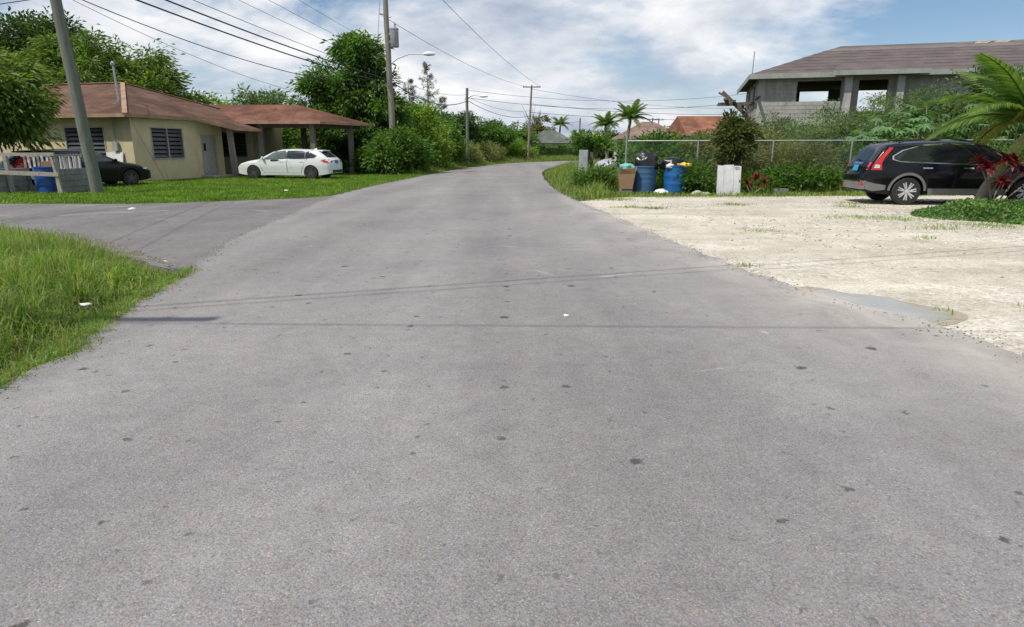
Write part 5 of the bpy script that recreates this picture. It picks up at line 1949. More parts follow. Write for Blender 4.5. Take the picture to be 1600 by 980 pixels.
def casuarina(label, x, y, h, w):
    t = thing('casuarina_tree', label, 'tree', (x, y, 0), group='casuarinas')
    m = MB()
    m.tube([(x, y, -0.1), (x + 0.05, y, h * 0.5), (x - 0.05, y, h)], [0.12, 0.07, 0.015], 7)
    Ps, Ds = [], []
    for k in range(60):
        z = h * (0.3 + 0.7 * random.random())
        a = random.uniform(0, 2 * PI)
        L = w * (1.05 - 0.85 * (z / h - 0.3) / 0.7) * random.uniform(0.5, 1.1)
        e = Vector((x + math.cos(a) * L, y + math.sin(a) * L, z + L * 0.55))
        m.tube([(x, y, z), ((x + e.x) / 2, (y + e.y) / 2, z + L * 0.2), e], [0.022, 0.015, 0.006], 4)
        for j in range(26):
            s = random.uniform(0.3, 1.1)
            Ps.append((x + (e.x - x) * s, y + (e.y - y) * s, z + (e.z - z) * s * s))
            Ds.append((math.cos(a) * 0.5 + random.gauss(0, 0.5), math.sin(a) * 0.5 + random.gauss(0, 0.5), random.gauss(0.0, 0.5)))
    V, F = leaves(np.array(Ps), np.array(Ds), 0.36, 0.02)
    part('trunk', m, M['bark'], t, True)
    o = put('crown', fast_mesh('crown', V - np.array([x, y, 0]), F, M['l_needle']), t)
    o['kind'] = 'stuff'


casuarina('wispy grey-green casuarina, the taller of two behind the street lamp', -7.1, 58, 8.3, 1.3)
casuarina('wispy grey-green casuarina, the shorter and left of two', -8.7, 58, 7.0, 1.2)
casuarina('small wispy casuarina tip right of the taller one', -6.2, 60, 5.8, 1.0)

# sparse almond tree with bare branches over the far roof
al = tree('almond_tree', 'half-bare tree with layered branches above the grey roof', 'tree', (3.6, 106),
          [(2.2, 106, 5.2, 2.2, 1.5, 0.35), (4.2, 106, 4.4, 2.4, 1.5, 0.4), (2.8, 106, 3.6, 2.4, 1.5, 0.6), (4.5, 106, 5.9, 1.2, 1.0, 0.3)], M['l_dry'], 3200, 60, (0.34, 0.16), 0.4, 0.2, 0.0, 40, group=FG, crown_from=4.2)
m = MB()
for k in range(26):
    a = random.uniform(0, 2 * PI)
    e = Vector((3.6 + math.cos(a) * random.uniform(0.4, 2.6), 106 + math.sin(a), random.uniform(5.5, 8.2)))
    m.tube(limb_points((3.6, 106, 4.0), e, 0.3, 4), [0.07, 0.05, 0.04, 0.025, 0.01], 5)
part('bare_branches', m, M['bark'], al, True)


def frond_mesh(L, droop, wid, n=34, mat=None, name='frond'):
    """one feather frond along +x, arching down, with leaflets"""
    m = MB()
    pts = []
    for k in range(9):
        s = k / 8
        pts.append(Vector((L * s * (1 - 0.12 * s * droop), 0, L * (0.35 * s - droop * 0.62 * s * s))))
    m.tube(pts, [0.022 * L * (1 - 0.85 * k / 8) * 0.7 + 0.004 for k in range(9)], 5)
    for k in range(n):
        s = 0.12 + 0.86 * k / n
        i = min(7, int(s * 8))
        p = pts[i].lerp(pts[i + 1], s * 8 - i)
        d = (pts[i + 1] - pts[i]).normalized()
        ll = wid * math.sin(PI * min(1, 0.18 + s * 0.80)) ** 0.7 * random.uniform(0.85, 1.1)
        for sg in (-1, 1):
            q = p + Vector((d.x * ll * 0.62, sg * ll * 0.72, -ll * 0.38 + d.z * ll * 0.4))
            mid = p.lerp(q, 0.5) + Vector((0, 0, ll * 0.10))
            u = d * (0.016 * L * 0.9)
            m.add([p - u * 0.4, p + u * 0.6, mid + u, q, mid - u * 0.5], [(0, 1, 2, 4), (4, 2, 3)])
    return m.mesh(name, mat or M['l_palm'])


def palm(label, base, top, r0, r1, L, nf, wid, shaft=0.0, group='palms', mats=('l_palm', 'l_palmdry'), up=(0.2, 1.0)):
    t = thing('palm_tree', label, 'palm', base, group=group)
    b, q = Vector(base), Vector(top)
    m = MB()
    pts, rad = [], []
    for k in range(15):
        s = k / 14
        p = b.lerp(q, s) + Vector(((q.x - b.x) * (-0.25) * math.sin(PI * s), 0, 0))
        if k == 0:
            p.z -= 0.1
        pts.append(p)
        rad.append((r0 + (r1 - r0) * s ** 0.6) * (1 + 0.05 * (k % 2)))
    m.tube(pts, rad, 12)
    part('trunk', m, M['palm_trunk'], t, True)
    d = (pts[-1] - pts[-2]).normalized()
    if shaft:
        m = MB()
        m.tube([q - d * 0.05, q + d * shaft * 0.4, q + d * shaft * 0.8, q + d * shaft], [r1 * 0.95, r1 * 1.05, r1 * 0.75, r1 * 0.4], 12)
        part('crownshaft', m, M['crownshaft'], t, True)
    c = q + d * shaft * 0.9
    kinds = [frond_mesh(L, dr, wid, 46, M[mats[1]] if i == 2 else M[mats[0]]) for i, dr in enumerate((0.7, 1.1, 1.4))]
    for k in range(nf):
        u = k / max(1, nf - 1)
        me = kinds[0 if u < 0.4 else (1 if u < 0.94 else 2)]
        o = put('frond', me, t, c - b)
        o.rotation_euler = (random.uniform(-0.15, 0.15), R(-64 + 56 * u) * 0.9, k * 2.4 + random.uniform(-0.2, 0.2))
        s = random.uniform(0.85, 1.12)
        o.scale = (s, s, s)
    return t


palm('young palm with leaning grey trunk and green shaft in front of the black SUV', (11.85, 16.75, -0.03), (12.13, 16.7, 0.85), 0.17, 0.11, 2.5, 20, 0.62, 1.45)
palm('palm trunk at the right edge nearest the gravel', (11.75, 14.9, -0.03), (12.75, 14.9, 2.3), 0.17, 0.11, 2.3, 15, 0.6, 0.9)
palm('small palm with full round head, left of the pair beyond the bins', (5.9, 41.5, -0.05), (5.75, 41.5, 2.5), 0.12, 0.09, 1.15, 26, 0.3, 0.3)
palm('palm with long arching fronds, right of the pair beyond the bins', (7.2, 43, -0.05), (7.45, 43, 2.9), 0.12, 0.09, 1.6, 24, 0.36, 0.35)
palm('far palm rising behind the grey hipped roof', (7.6, 110, -0.05), (7.8, 110, 4.6), 0.2, 0.14, 2.3, 18, 0.6, 0.5)

# frangipani with white flowers
fg = tree('frangipani_tree', 'small tree with white flower clusters beside the grey cabinet', 'tree', (3.9, 35),
          [(3.6, 35, 1.75, 0.75, 0.7, 0.4), (4.5, 35.2, 1.75, 0.8, 0.7, 0.35)], M['l_mid'], 2200, 45, (0.2, 0.075), 0.28, 0.06, 0.1, 14, crown_from=0.7)
P, D, C = crown_points([(3.4, 34.8, 2.0, 0.7, 0.6, 0.18), (4.3, 35.0, 2.02, 0.6, 0.6, 0.15)], 260, 14, 0.16)
V, F = leaves(P, D, 0.07, 0.06)
o = put('flowers', fast_mesh('flowers', V - np.array([3.9, 35, 0]), F, M['petal']), fg)
o['kind'] = 'stuff'

# trimmed hedge at the bend
hd = thing('trimmed_hedge', 'long clipped green hedge in front of the grey-roofed house', 'hedge', (6.2, 90, 0))
m = MB()
m.box((6.4, 90.4, 0.75), (7.6, 1.0, 1.5))
part('hedge_core', m, M['l_dark'], hd)
p = RNG.uniform([2.4, 89.5, 0.0], [10.5, 91.2, 1.95], (14000, 3))
sd = np.abs(p - np.array([6.45, 90.35, 0.95])) / np.array([4.05, 0.85, 1.0])
p = p[(sd.max(1) > 0.82)]
V, F = leaves(p, RNG.normal(size=p.shape) + np.array([0, -0.5, 0.4]), 0.16, 0.1)
o = put('hedge_leaves', fast_mesh('hedge_leaves', V - np.array([6.2, 90, 0]), F, M['l_mid']), hd)
o['kind'] = 'stuff'

# vegetation along and behind the chain-link fence
RG = 'bushes behind the chain-link fence'
for nm, lb, bs_, lob, mt_, n, cl, lf in (
    ('vine_bush', 'vine-covered bush behind the faded blue bin', (5.9, 27), [(5.9, 27, 0.95, 1.3, 0.9, 1.05), (5.2, 26.8, 0.5, 0.9, 0.8, 0.6)], 'l_mid', 9000, 110, (0.15, 0.08)),
    ('vine_bush', 'brownish tangled bush behind the bright blue barrel', (7.7, 26.6), [(7.7, 26.6, 0.95, 1.4, 0.9, 1.0)], 'l_dry', 9000, 110, (0.14, 0.06)),
    ('vine_bush', 'green tangled bush behind the white plank board', (9.4, 26.2), [(9.4, 26.2, 1.0, 1.2, 0.9, 1.1)], 'l_dry', 8000, 100, (0.14, 0.06)),
    ('vine_bush', 'clipped green bush row above the fence rail behind the bins', (7.2, 31), [(6.3, 31, 1.3, 1.6, 0.9, 0.8), (8.8, 31, 1.3, 1.7, 0.9, 0.8)], 'l_mid', 9000, 110, (0.16, 0.09)),
    ('scrub_bush', 'feathery grey-green scrub below the corner of the unfinished house', (11.2, 27.4), [(11.2, 27.4, 1.3, 1.6, 1.2, 1.25), (10.2, 26.8, 0.9, 1.0, 1.0, 1.0)], 'l_blue', 14000, 150, (0.13, 0.035)),
    ('scrub_bush', 'feathery grey-green scrub below the large window opening', (13.6, 28.2), [(13.6, 28.2, 1.75, 1.8, 1.3, 1.6), (12.4, 27.2, 1.5, 1.3, 1.0, 1.3), (11.4, 29.5, 2.2, 1.1, 0.9, 0.9)], 'l_blue', 15000, 160, (0.13, 0.035)),
    ('scrub_bush', 'tall feathery scrub below the second opening', (16.4, 29), [(16.4, 28.6, 2.1, 1.9, 1.4, 1.9), (15.0, 27.6, 1.9, 1.3, 1.0, 1.3), (17.6, 28.2, 3.0, 1.2, 1.0, 1.0)], 'l_blue', 17000, 160, (0.14, 0.04)),
    ('scrub_bush', 'leafy scrub at the right behind the fence', (19.8, 28.6), [(19.8, 28.0, 2.7, 2.2, 1.6, 2.2), (21.8, 27.6, 3.4, 1.8, 1.4, 1.9), (18.6, 27.2, 2.9, 1.2, 1.2, 1.5)], 'l_blue', 17000, 140, (0.2, 0.08)),
    ('scrub_bush', 'grassy tangle against the fence left of the SUV', (10.4, 24.5), [(10.4, 24.5, 0.8, 1.5, 0.5, 0.9), (8.9, 24.8, 0.6, 1.2, 0.5, 0.7)], 'l_dry', 11000, 130, (0.18, 0.03)),
    ('scrub_bush', 'low green weeds in front of the fence left of the SUV bumper', (10.2, 22.9), [(10.0, 22.9, 0.35, 1.7, 0.7, 0.5), (8.5, 22.8, 0.3, 1.2, 0.6, 0.4)], 'l_mid', 9000, 120, (0.14, 0.06)),
    ('scrub_bush', 'green tangle behind the SUV roof', (14.2, 24.5), [(13.4, 24.3, 0.9, 1.6, 0.7, 1.0), (16.2, 24.0, 1.0, 1.8, 0.8, 1.1)], 'l_mid', 11000, 120, (0.16, 0.06)),
    ('scrub_bush', 'green weeds along the far side of the SUV', (15.5, 22.2), [(13.5, 22.1, 0.5, 1.8, 0.6, 0.7), (17, 22.0, 0.7, 1.8, 0.7, 0.9)], 'l_mid', 8000, 100, (0.16, 0.06)),
    ('scrub_bush', 'dark weeds between the bright blue barrel and the white board', (6.35, 23.0), [(6.4, 23.0, 0.38, 0.55, 0.6, 0.5), (5.9, 24.2, 0.5, 0.9, 0.5, 0.6)], 'l_mid', 6000, 80, (0.13, 0.06)),
    ('scrub_bush', 'broad-leaved weed clump in the grass left of the carton', (2.75, 24.0), [(2.75, 24.0, 0.35, 0.5, 0.5, 0.4), (3.3, 24.3, 0.3, 0.5, 0.5, 0.35)], 'l_mid', 3200, 50, (0.12, 0.07)),
):
    tree(nm, lb, 'bush', bs_, lob, M[mt_], n, cl, lf, 0.34, 0.05, 0.05, 8, group=RG)
tree('ornamental_tree', 'small dense dark-leaved tree behind the white plank board', 'tree', (7.75, 23.3),
     [(7.75, 23.3, 1.7, 0.58, 0.55, 0.75), (7.55, 23.3, 2.4, 0.2, 0.2, 0.5), (8.15, 23.3, 2.0, 0.4, 0.4, 0.35), (7.3, 23.3, 1.8, 0.3, 0.3, 0.3)], M['l_orn'], 4200, 70, (0.17, 0.06), 0.2, 0.05, 0.1, 20, crown_from=1.0)


def castor_leaf(r):
    m = MB()
    n = 8
    vs = [(0, 0, 0.0)]
    for k in range(n):
        a = -2.3 + 4.6 * k / (n - 1)
        L = r * (0.72 + 0.28 * math.cos(a * 0.6))
        vs.append((math.cos(a) * L, math.sin(a) * L, -0.22 * L))
        if k < n - 1:
            b = a + 2.3 / (n - 1)
            vs.append((math.cos(b) * L * 0.48, math.sin(b) * L * 0.48, -0.02 * L))
    fs = [(0, i, i + 1) for i in range(1, len(vs) - 1)]
    m.add(vs, fs)
    return m.mesh('leaf', M['l_castor'])


CL = [castor_leaf(0.30), castor_leaf(0.24), castor_leaf(0.36)]


def castor(label, x, y, h, w, n, group='large-leaved plants'):
    t = thing('large_leaf_plant', label, 'plant', (x, y, 0), group=group)
    m = MB()
    tips = []
    for k in range(7):
        a = k * 2.4
        q = Vector((x + math.cos(a) * w * 0.55 * random.random(), y + math.sin(a) * 0.5, h * random.uniform(0.65, 0.95)))
        m.tube(limb_points((x, y, -0.1), q, 0.2, 4), [0.04, 0.035, 0.03, 0.022, 0.015], 6)
        tips.append(q)
    part('stem', m, M['crownshaft'], t, True)
    for k in range(n):
        a = random.uniform(0, 2 * PI)
        rr_ = math.sqrt(random.random())
        p = Vector((math.cos(a) * w * rr_, math.sin(a) * w * 0.55 * rr_, h * (1.05 - 0.5 * rr_ ** 2) * random.uniform(0.72, 1.0)))
        o = put('leaf', random.choice(CL), t, p)
        o.rotation_euler = (random.uniform(-0.35, 0.35), random.uniform(0.1, 0.6), a + random.uniform(-0.6, 0.6))


castor('large-leaved plant above the fence behind the SUV tail', 14.4, 24.7, 3.0, 2.2, 170)
castor('large-leaved plant above the fence behind the palm', 17.9, 24.6, 3.9, 1.9, 150)

# long grassy reeds sticking out of the scrub on the right
for lb, x, y, h in (('reedy grass plume above the scrub left of the palm', 17.6, 26.5, 3.7), ('reedy grass plume above the scrub behind the palm', 19.6, 25.6, 3.9)):
    p = np.stack([RNG.normal(x, 0.5, 420), RNG.normal(y, 0.35, 420), RNG.uniform(0.2, h * 0.62, 420)], 1)
    V, F = blades(p, RNG.uniform(0.7, 1.4, 420), np.full(420, 0.05), 0.6)
    me = fast_mesh('reed_clump', V - np.array([x, y, 0]), F, M['l_blue'])
    tag(put('reed_clump', me, None, (x, y, 0)), lb, 'reeds', 'reed clumps')

# red cordyline by the palm
cy = thing('red_cordyline', 'dark red cordyline with thin bent stems at the foot of the palm', 'plant', (12.0, 16.5, 0))
m = MB()
heads = [(11.5, 16.45, 1.08), (12.3, 16.4, 1.08), (12.0, 16.3, 0.62), (12.5, 16.35, 0.9), (12.8, 16.3, 0.78), (12.1, 16.45, 1.15), (11.62, 16.35, 0.95)]
for h_ in heads:
    m.tube(limb_points((12.0 + random.uniform(-0.08, 0.12), 16.5, -0.05), h_, 0.1, 5), [0.022, 0.02, 0.018, 0.016, 0.014, 0.012], 6)
part('stem', m, M['palm_trunk'], cy, True)
lm = MB()
lm.add([(0, -0.012, 0), (0, 0.012, 0), (0.14, 0.042, 0.05), (0.14, -0.042, 0.05), (0.27, 0.03, 0.0), (0.27, -0.03, 0.0), (0.36, 0, -0.07)], [(0, 1, 2, 3), (3, 2, 4, 5), (5, 4, 6)])
lm = lm.mesh('leaf', M['l_red'])
for h_ in heads:
    for k in range(26):
        o = put('leaf', lm, cy, Vector(h_) - cy.location)
        s = random.uniform(0.65, 1.0)
        o.scale = (s, s, s)
        o.rotation_euler = (random.uniform(-0.3, 0.3), R(random.uniform(-70, 25)), k * 2.4)
cy2 = thing('red_cordyline', 'low dark red plant beside the white plank board', 'plant', (7.85, 21.75, 0))
m = MB()
heads = [(7.7, 21.8, 0.3), (7.95, 21.75, 0.42), (8.25, 21.75, 0.3)]
for h_ in heads:
    m.tube(limb_points((7.85, 21.75, -0.06), h_, 0.05, 4), 0.015, 5)
part('stem', m, M['palm_trunk'], cy2, True)
for h_ in heads:
    for k in range(14):
        o = put('leaf', lm, cy2, Vector(h_) - cy2.location)
        s = random.uniform(0.7, 1.05)
        o.scale = (s, s, s)
        o.rotation_euler = (random.uniform(-0.3, 0.3), R(random.uniform(-75, 15)), k * 2.4)

# ------------------------------------------------------------------ grass


def grass(name, label, poly, n, hfun, width, mat, z, lean=0.5, keep=None):
    p = scatter(poly, n)
    if keep is not None:
        p = p[keep(p)]
    h = hfun(p)
    ok = h > 0.012
    p, h = p[ok], h[ok]
    P = np.concatenate([p, np.full((len(p), 1), z)], 1)
    w = width * RNG.uniform(0.6, 1.3, len(p))
    V, F = blades(P, h, w, lean)
    return tag(put(name, fast_mesh(name, V, F, mat)), label, 'grass', kind='stuff')


rl_line = [q for q in rl]
VERGE = [(-3.1, 1.5), (-3.22, 3.9), (-3.42, 5.0), (-3.98, 7.9), (-4.4, 8.2), (-6.35, 9.7), (-8.65, 11.5), (-11, 12.5), (-16, 13.2), (-20, 13.3), (-14, 6), (-6, 1.5)]


def verge_h(p):
    d = edge_dist(p, rl_line)
    d2 = edge_dist(p, SIDE_N)
    n = fbm(p, 0.9, 3.3)
    h = np.clip((d - 0.0) * 0.34, 0.05, 0.42) * np.clip(0.5 + d2 * 0.7, 0.3, 1.0)
    return h * (1 + 0.5 * n) * RNG.uniform(0.45, 1.25, len(p))


def near_weight(p):
    # more blades where the verge is close by, fewer far off
    r = np.hypot(p[:, 0], p[:, 1])
    return RNG.uniform(0, 1, len(p)) < np.clip(7.0 / r, 0.25, 1.0) ** 1.2


grass('verge_grass', 'tall green grass on the near left verge', VERGE, 120000, verge_h, 0.0095, M['g_verge'], -0.075, 0.95, near_weight)


def fringe(line, lo, hi, n, w):
    seg = np.array(line)
    ok = (seg[:, 1] > lo) & (seg[:, 1] < hi)
    seg = seg[ok]
    i = RNG.integers(0, len(seg), n)
    return seg[i] + np.stack([RNG.normal(0, w, n), RNG.normal(0, 0.12, n)], 1)


tp = scatter([(-3.8, 4.2), (-4.5, 7.6), (-6.4, 9.3), (-10, 11.8), (-11, 11), (-7, 5)], 150)
td = edge_dist(tp, rl_line)
Vs, Fs, off = [], [], 0
for (x, y), d in zip(tp, td):
    if d < 0.45:
        continue
    n_ = int(RNG.integers(40, 110))
    a_ = RNG.uniform(0, 2 * PI, n_)
    rad_ = np.abs(RNG.normal(0, 0.05, n_))
    P_ = np.stack([x + np.cos(a_) * rad_, y + np.sin(a_) * rad_, np.full(n_, -0.07)], 1)
    v_, f_ = blades(P_, RNG.uniform(0.22, 0.55, n_) * min(1.0, 0.55 + d * 0.35), np.full(n_, 0.009), 0.75)
    Vs.append(v_)
    Fs.append(f_ + off)
    off += len(v_)
tag(put('grass_tufts', fast_mesh('grass_tufts', np.concatenate(Vs), np.concatenate(Fs), M['g_verge'])), 'long arching tufts in the near left verge grass', 'grass', kind='stuff')
p = fringe(rl, 2.5, 8.0, 9000, 0.05)
p[:, 0] -= 0.05
V, F = blades(np.concatenate([p, np.full((len(p), 1), -0.04)], 1), RNG.uniform(0.04, 0.12, len(p)), np.full(len(p), 0.007), 0.9)
tag(put('verge_fringe', fast_mesh('verge_fringe', V, F, M['g_verge'])), 'short grass creeping over the left road edge', 'grass', kind='stuff')


def lawn_h(p):
    n = fbm(p, 0.5, 1.3)
    e = edge_dist(p, SIDE_F[1:])
    return (0.085 + 0.03 * n) * RNG.uniform(0.6, 1.3, len(p)) * np.clip(0.5 + e, 0.5, 1.0)


LAWN_G = [(-30, 18.2), (-13.9, 18.02), (-10.4, 18.05), (-7.5, 19.4), (-6.1, 20.8), (-5.85, 22.8), (-5.55, 29), (-5.1, 36.2), (-4.7, 40), (-9, 41), (-20, 41), (-30, 31)]
grass('lawn_grass', 'mown bright green lawn in front of the bungalow', LAWN_G, 165000, lawn_h, 0.024, M['g_lawn'], -0.024, 0.6,
      lambda p: RNG.uniform(0, 1, len(p)) < np.clip(24 / np.maximum(p[:, 1], 1) , 0.4, 1.0) ** 1.6)


def tall_h(p):
    d = edge_dist(p, rr)
    n = fbm(p, 0.6, 6.1)
    cut = np.where((p[:, 1] < 23.6 - 0.12 * (p[:, 0] - 4)) & (p[:, 0] > 3.1), 0.22, 1.0)
    return cut * np.clip(0.12 + d * 0.30, 0.1, 0.62) * (1 + 0.45 * n) * RNG.uniform(0.5, 1.2, len(p))


RV = [(1.66, 20.2), (1.68, 22.8), (1.68, 32.4), (2.1, 43.3), (3.5, 54), (5.8, 62), (9.4, 69), (14, 70), (12, 50), (10, 33), (4.6, 27), (6, 24.8), (11, 23.8), (11, 21.9), (4, 21.1), (2.95, 20.6)]
grass('roadside_grass', 'tall yellow-green grass on the right verge before the bins', RV, 60000, tall_h, 0.024, M['g_tall'], -0.075, 0.45,
      lambda p: RNG.uniform(0, 1, len(p)) < np.clip(26 / np.maximum(p[:, 1], 1), 0.3, 1.0))


def left_h(p):
    d = edge_dist(p, rl_line)
    return np.clip(0.1 + d * 0.32, 0.1, 0.75) * (1 + 0.4 * fbm(p, 0.5, 2.2)) * RNG.uniform(0.5, 1.2, len(p))


LV = [(-5.0, 38), (-4.85, 40), (-3.9, 48.8), (-2.4, 58), (-0.7, 66), (2.1, 73), (6.3, 80), (10, 88), (2, 88), (-3, 76), (-5, 64), (-6.4, 52), (-8.5, 40)]
grass('far_verge_grass', 'rough grass along the far left verge up to the bend', LV, 26000, left_h, 0.035, M['g_tall'], -0.075, 0.45)
FGR = [(8, 22.0), (10.5, 22.3), (19, 21.8), (19, 24.5), (8, 25.6)]
grass('fence_grass', 'long green grass growing through the fence', FGR, 14000, lambda p: RNG.uniform(0.2, 0.75, len(p)) * np.clip((p[:, 1] - 21.2) * 0.6, 0.35, 1), 0.022, M['g_tall'], -0.075, 0.5)

# low leafy ground cover by the palms and thin weeds on the gravel
gc = [(10.4, 16.4), (9.3, 15.3), (9.0, 14.4), (9.8, 13.4), (10.8, 12.6), (15, 12.4), (15, 16.2), (12.5, 16.9)]
p = scatter(resample(gc + [gc[0]], 0.3, 0.2, 1.0)[:-1], 26000)
e = edge_dist(p, gc + [gc[0]])
hz = np.clip(e * 0.28, 0.03, 0.26) * RNG.uniform(0.2, 1.15, len(p)) * (1 + 0.4 * fbm(p, 1.3, 4.0))
V, F = leaves(np.concatenate([p, (hz - 0.03)[:, None]], 1), RNG.normal(size=(len(p), 3)) + np.array([0, 0, 0.35]), RNG.uniform(0.06, 0.12, len(p)), 0.05)
tag(put('ground_cover', fast_mesh('ground_cover', V, F, M['g_cover'])), 'low leafy ground cover round the palm trunks', 'ground cover', kind='stuff')

patches = [(7.7, 14.4, 1.1, 0.28, 420), (8.4, 13.9, 0.6, 0.2, 200), (9.3, 12.9, 0.9, 0.3, 420), (8.0, 12.4, 0.5, 0.16, 140), (3.55, 16.7, 0.4, 0.15, 260), (3.0, 17.0, 0.5, 0.12, 240), (10.9, 11.3, 0.7, 0.1, 240), (3.02, 8.35, 0.14, 0.06, 40), (4.95, 6.0, 0.14, 0.08, 40),
           (4.0, 5.9, 0.12, 0.08, 14), (6.0, 17.8, 0.5, 0.2, 200), (8.8, 17.2, 0.5, 0.2, 200), (4.6, 12.0, 0.4, 0.1, 60), (7.0, 11.0, 0.3, 0.1, 60), (6.2, 20.6, 2.6, 0.2, 400), (9.5, 18.2, 0.8, 0.25, 240), (3.1, 19.6, 0.6, 0.3, 400)]
P = np.concatenate([np.stack([RNG.normal(x, sx * 0.5, n), RNG.normal(y, sy, n), np.full(n, -0.03)], 1) for x, y, sx, sy, n in patches])
V, F = blades(P, RNG.uniform(0.02, 0.09, len(P)), np.full(len(P), 0.010), 1.0)
tag(put('gravel_weeds', fast_mesh('gravel_weeds', V, F, M['g_verge'])), 'thin scattered weeds in the pale gravel', 'weeds', kind='stuff')

# loose stones on the lot
LOTP = [(3.9, 4.2), (3.4, 7.2), (3.2, 9.5), (3.0, 13), (2.6, 17), (4.0, 20.4), (12, 21.2), (17, 20), (17, 6), (8, 3.5)]
p = np.concatenate([scatter(LOTP, 12000), scatter([(5, 9), (4.2, 13), (4, 18.5), (12, 20.5), (16, 18), (14, 9), (9, 8)], 30000)])
dn = fbm(p, 0.33, 8.0)
p = p[(RNG.uniform(0, 1, len(p)) < np.clip(0.42 + 1.5 * dn, 0.08, 1.0))]
n = len(p)
s = 0.006 + 0.024 * RNG.uniform(0, 1, n) ** 5
octv = np.array([[1, 0, 0], [0, 1, 0], [-1, 0, 0], [0, -1, 0], [0, 0, 0.75], [0, 0, -0.4]], float)
octf = np.array([[0, 1, 4], [1, 2, 4], [2, 3, 4], [3, 0, 4], [1, 0, 5], [2, 1, 5], [3, 2, 5], [0, 3, 5]])
an = RNG.uniform(0, 2 * PI, n)
ca, sa = np.cos(an), np.sin(an)
vv = octv[None] * RNG.uniform(0.6, 1.3, (n, 6, 1)) * s[:, None, None]
V = np.stack([vv[:, :, 0] * ca[:, None] - vv[:, :, 1] * sa[:, None] + p[:, 0:1], vv[:, :, 0] * sa[:, None] + vv[:, :, 1] * ca[:, None] + p[:, 1:2], vv[:, :, 2] - 0.028 + s[:, None] * 0.2], 2).reshape(-1, 3)
F = (np.arange(n) * 6)[:, None, None] + octf[None]
_t = NT('loose_stone')
_c = _t.ramp(_t.g.outputs['Random Per Island'], [(0, (0.30, 0.27, 0.22)), (0.4, (0.52, 0.47, 0.39)), (1, (0.72, 0.70, 0.64))])
_t.fin(_c, 0.95, 0, 0.1)
tag(put('loose_stones', fast_mesh('loose_stones', V, F.reshape(-1, 3), _t.m)), 'small pale stones strewn over the gravel lot', 'stones', kind='stuff')
# crumbs of asphalt and stones along both road edges
pe = np.concatenate([fringe(rl, 2, 40, 2600, 0.10), fringe(rr, 3, 24, 3200, 0.12), fringe(side_poly, 7, 14, 3500, 0.35)])
pe = pe[~in_poly(pe[:, 0], pe[:, 1], pud)]
n = len(pe)
s = 0.003 + 0.009 * RNG.uniform(0, 1, n) ** 2
an = RNG.uniform(0, 2 * PI, n)
ca, sa = np.cos(an), np.sin(an)
vv = octv[None] * RNG.uniform(0.6, 1.3, (n, 6, 1)) * s[:, None, None]
V = np.stack([vv[:, :, 0] * ca[:, None] - vv[:, :, 1] * sa[:, None] + pe[:, 0:1], vv[:, :, 0] * sa[:, None] + vv[:, :, 1] * ca[:, None] + pe[:, 1:2], vv[:, :, 2] + 0.002 + s[:, None] * 0.2], 2).reshape(-1, 3)
F = (np.arange(n) * 6)[:, None, None] + octf[None]
_t = NT('road_crumbs')
_c = _t.ramp(_t.g.outputs['Random Per Island'], [(0, (0.13, 0.125, 0.12)), (0.5, (0.28, 0.265, 0.24)), (1, (0.5, 0.47, 0.42))])
_t.fin(_c, 0.95, 0, 0.1)
tag(put('road_crumbs', fast_mesh('road_crumbs', V, F.reshape(-1, 3), _t.m)), 'crumbs of stone lying along the road edges', 'stones', kind='stuff')

# rubble by the bins and white stone at the lower right
for i, (x, y, s_, lb) in enumerate(((6.05, 21.7, 0.16, 'pale rubble lump, left of three beside the white board'), (6.28, 21.55, 0.13, 'pale rubble lump, middle of three beside the white board'), (6.45, 21.85, 0.11, 'pale rubble lump, right of three beside the white board'))):
    lump('rubble_stone', lb, 'stone', (x, y, -0.07), (s_, s_ * 0.8, s_ * 0.7), M['stone'], 3.3 * i + 1, 0.5, 1.3, 'rubble stones', 2)
lump('pale_stone', 'flat white stone at the road edge by the right border', 'stone', (3.80, 4.47, -0.035), (0.15, 0.075, 0.05), M['stone'], 4.4, 0.35, 1.0, None, 2)
m = MB()
m.box((8.95, 22.05, 0.04), (0.42, 0.2, 0.22), 0.1)
single('loose_block', m, M['block'], 'grey block lying in the weeds left of the SUV', 'block')

# litter
for i, (x, y, z, s_, lb) in enumerate(((-3.93, 5.86, 0.05, 0.05, 'white paper scrap lying in the near verge grass'), (-7.8, 22.9, 0.03, 0.08, 'white paper scrap on the lawn in front of the white car'),
                                        (0.49, 5.66, 0.0, 0.03, 'tiny white scrap in the middle of the road'), (-4.62, 8.6, -0.012, 0.04, 'white scrap on the corner of the side street'),
                                        (-9.4, 16.3, -0.012, 0.09, 'white scrap on the far side of the side street'))):
    lump('paper_scrap', lb, 'litter', (x, y, z - 0.005), (s_, s_ * 0.6, s_ * 0.3), M['paper'], 2.7 * i + 0.6, 0.7, 1.6, 'paper litter', 2)

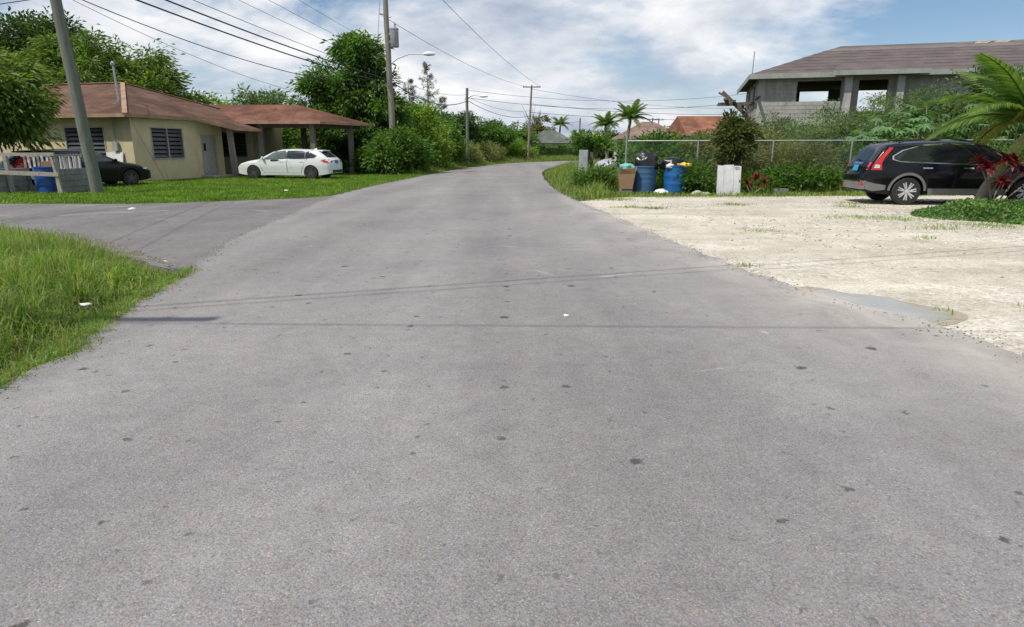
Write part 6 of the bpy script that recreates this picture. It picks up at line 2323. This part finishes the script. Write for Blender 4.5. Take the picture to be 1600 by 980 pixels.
# pale scuffs and scrapes on the asphalt
road = bpy.data.objects['road']
for x, y, L_, w_, a_ in ((-1.3, 11.3, 0.5, 0.03, 0.1), (-0.05, 9.9, 0.45, 0.035, -0.5), (0.35, 7.75, 0.4, 0.02, -1.2), (0.42, 7.7, 0.35, 0.02, -1.15), (1.2, 7.55, 0.62, 0.05, 0.5), (0.9, 9.6, 0.9, 0.03, 0.02), (-1.9, 12.6, 0.7, 0.03, 0.0), (2.05, 5.1, 0.06, 0.08, 0.2), (1.4, 4.2, 0.4, 0.012, 0.3)):
    m = MB()
    up, dn_ = [], []
    for k in range(9):
        u = k / 8 - 0.5
        e = w_ * (1 - (2 * abs(u)) ** 2) * 0.5 + 0.002
        q = (x + math.cos(a_) * u * L_, y + math.sin(a_) * u * L_)
        j = random.uniform(0.5, 1.3)
        up.append((q[0] - math.sin(a_) * e * j, q[1] + math.cos(a_) * e * j))
        dn_.append((q[0] + math.sin(a_) * e * j, q[1] - math.cos(a_) * e * j))
    m.prism(up + dn_[::-1], 0.0005, 0.0015)
    part('scuff_mark', m, M['scuff'], road)

# bare earth and stones between the verge and the side street
dp = resample([(-4.3, 8.15), (-6.35, 9.75), (-8.65, 11.5), (-12, 12.6), (-12, 13.05), (-8.8, 12.1), (-6.6, 10.5), (-5.0, 9.0), (-4.3, 8.15)], 0.12, 0.16, 12.0)[:-1]
structure('dirt_edge', MB().prism(dp, -0.05, -0.006), M['dirt'])
p = scatter(dp, 2600)
n = len(p)
s = 0.004 + 0.016 * RNG.uniform(0, 1, n) ** 3
vv = octv[None] * RNG.uniform(0.6, 1.3, (n, 6, 1)) * s[:, None, None]
V = (vv + np.concatenate([p, np.full((n, 1), -0.004)], 1)[:, None, :]).reshape(-1, 3)
F = (np.arange(n) * 6)[:, None, None] + octf[None]
tag(put('edge_stones', fast_mesh('edge_stones', V, F.reshape(-1, 3), bpy.data.materials['road_crumbs'])), 'crumbled stone where the verge meets the side street', 'stones', kind='stuff')

# weeds creeping over the far rim of the gravel
lf = np.array(resample(LOT_F, 0.2, 0.16, 2.0))
i = RNG.integers(0, len(lf), 7000)
p = lf[i] + np.stack([RNG.normal(0, 0.25, 7000), RNG.normal(0.05, 0.22, 7000)], 1)
p = p[(p[:, 0] < 19) & (p[:, 0] > 2.2)]
V, F = blades(np.concatenate([p, np.full((len(p), 1), -0.04)], 1), RNG.uniform(0.03, 0.2, len(p)) * np.clip(0.6 + (p[:, 1] - 20.8), 0.3, 1.2), np.full(len(p), 0.02), 0.8)
tag(put('rim_weeds', fast_mesh('rim_weeds', V, F, M['g_tall'])), 'ragged weeds along the far rim of the gravel lot', 'weeds', kind='stuff')
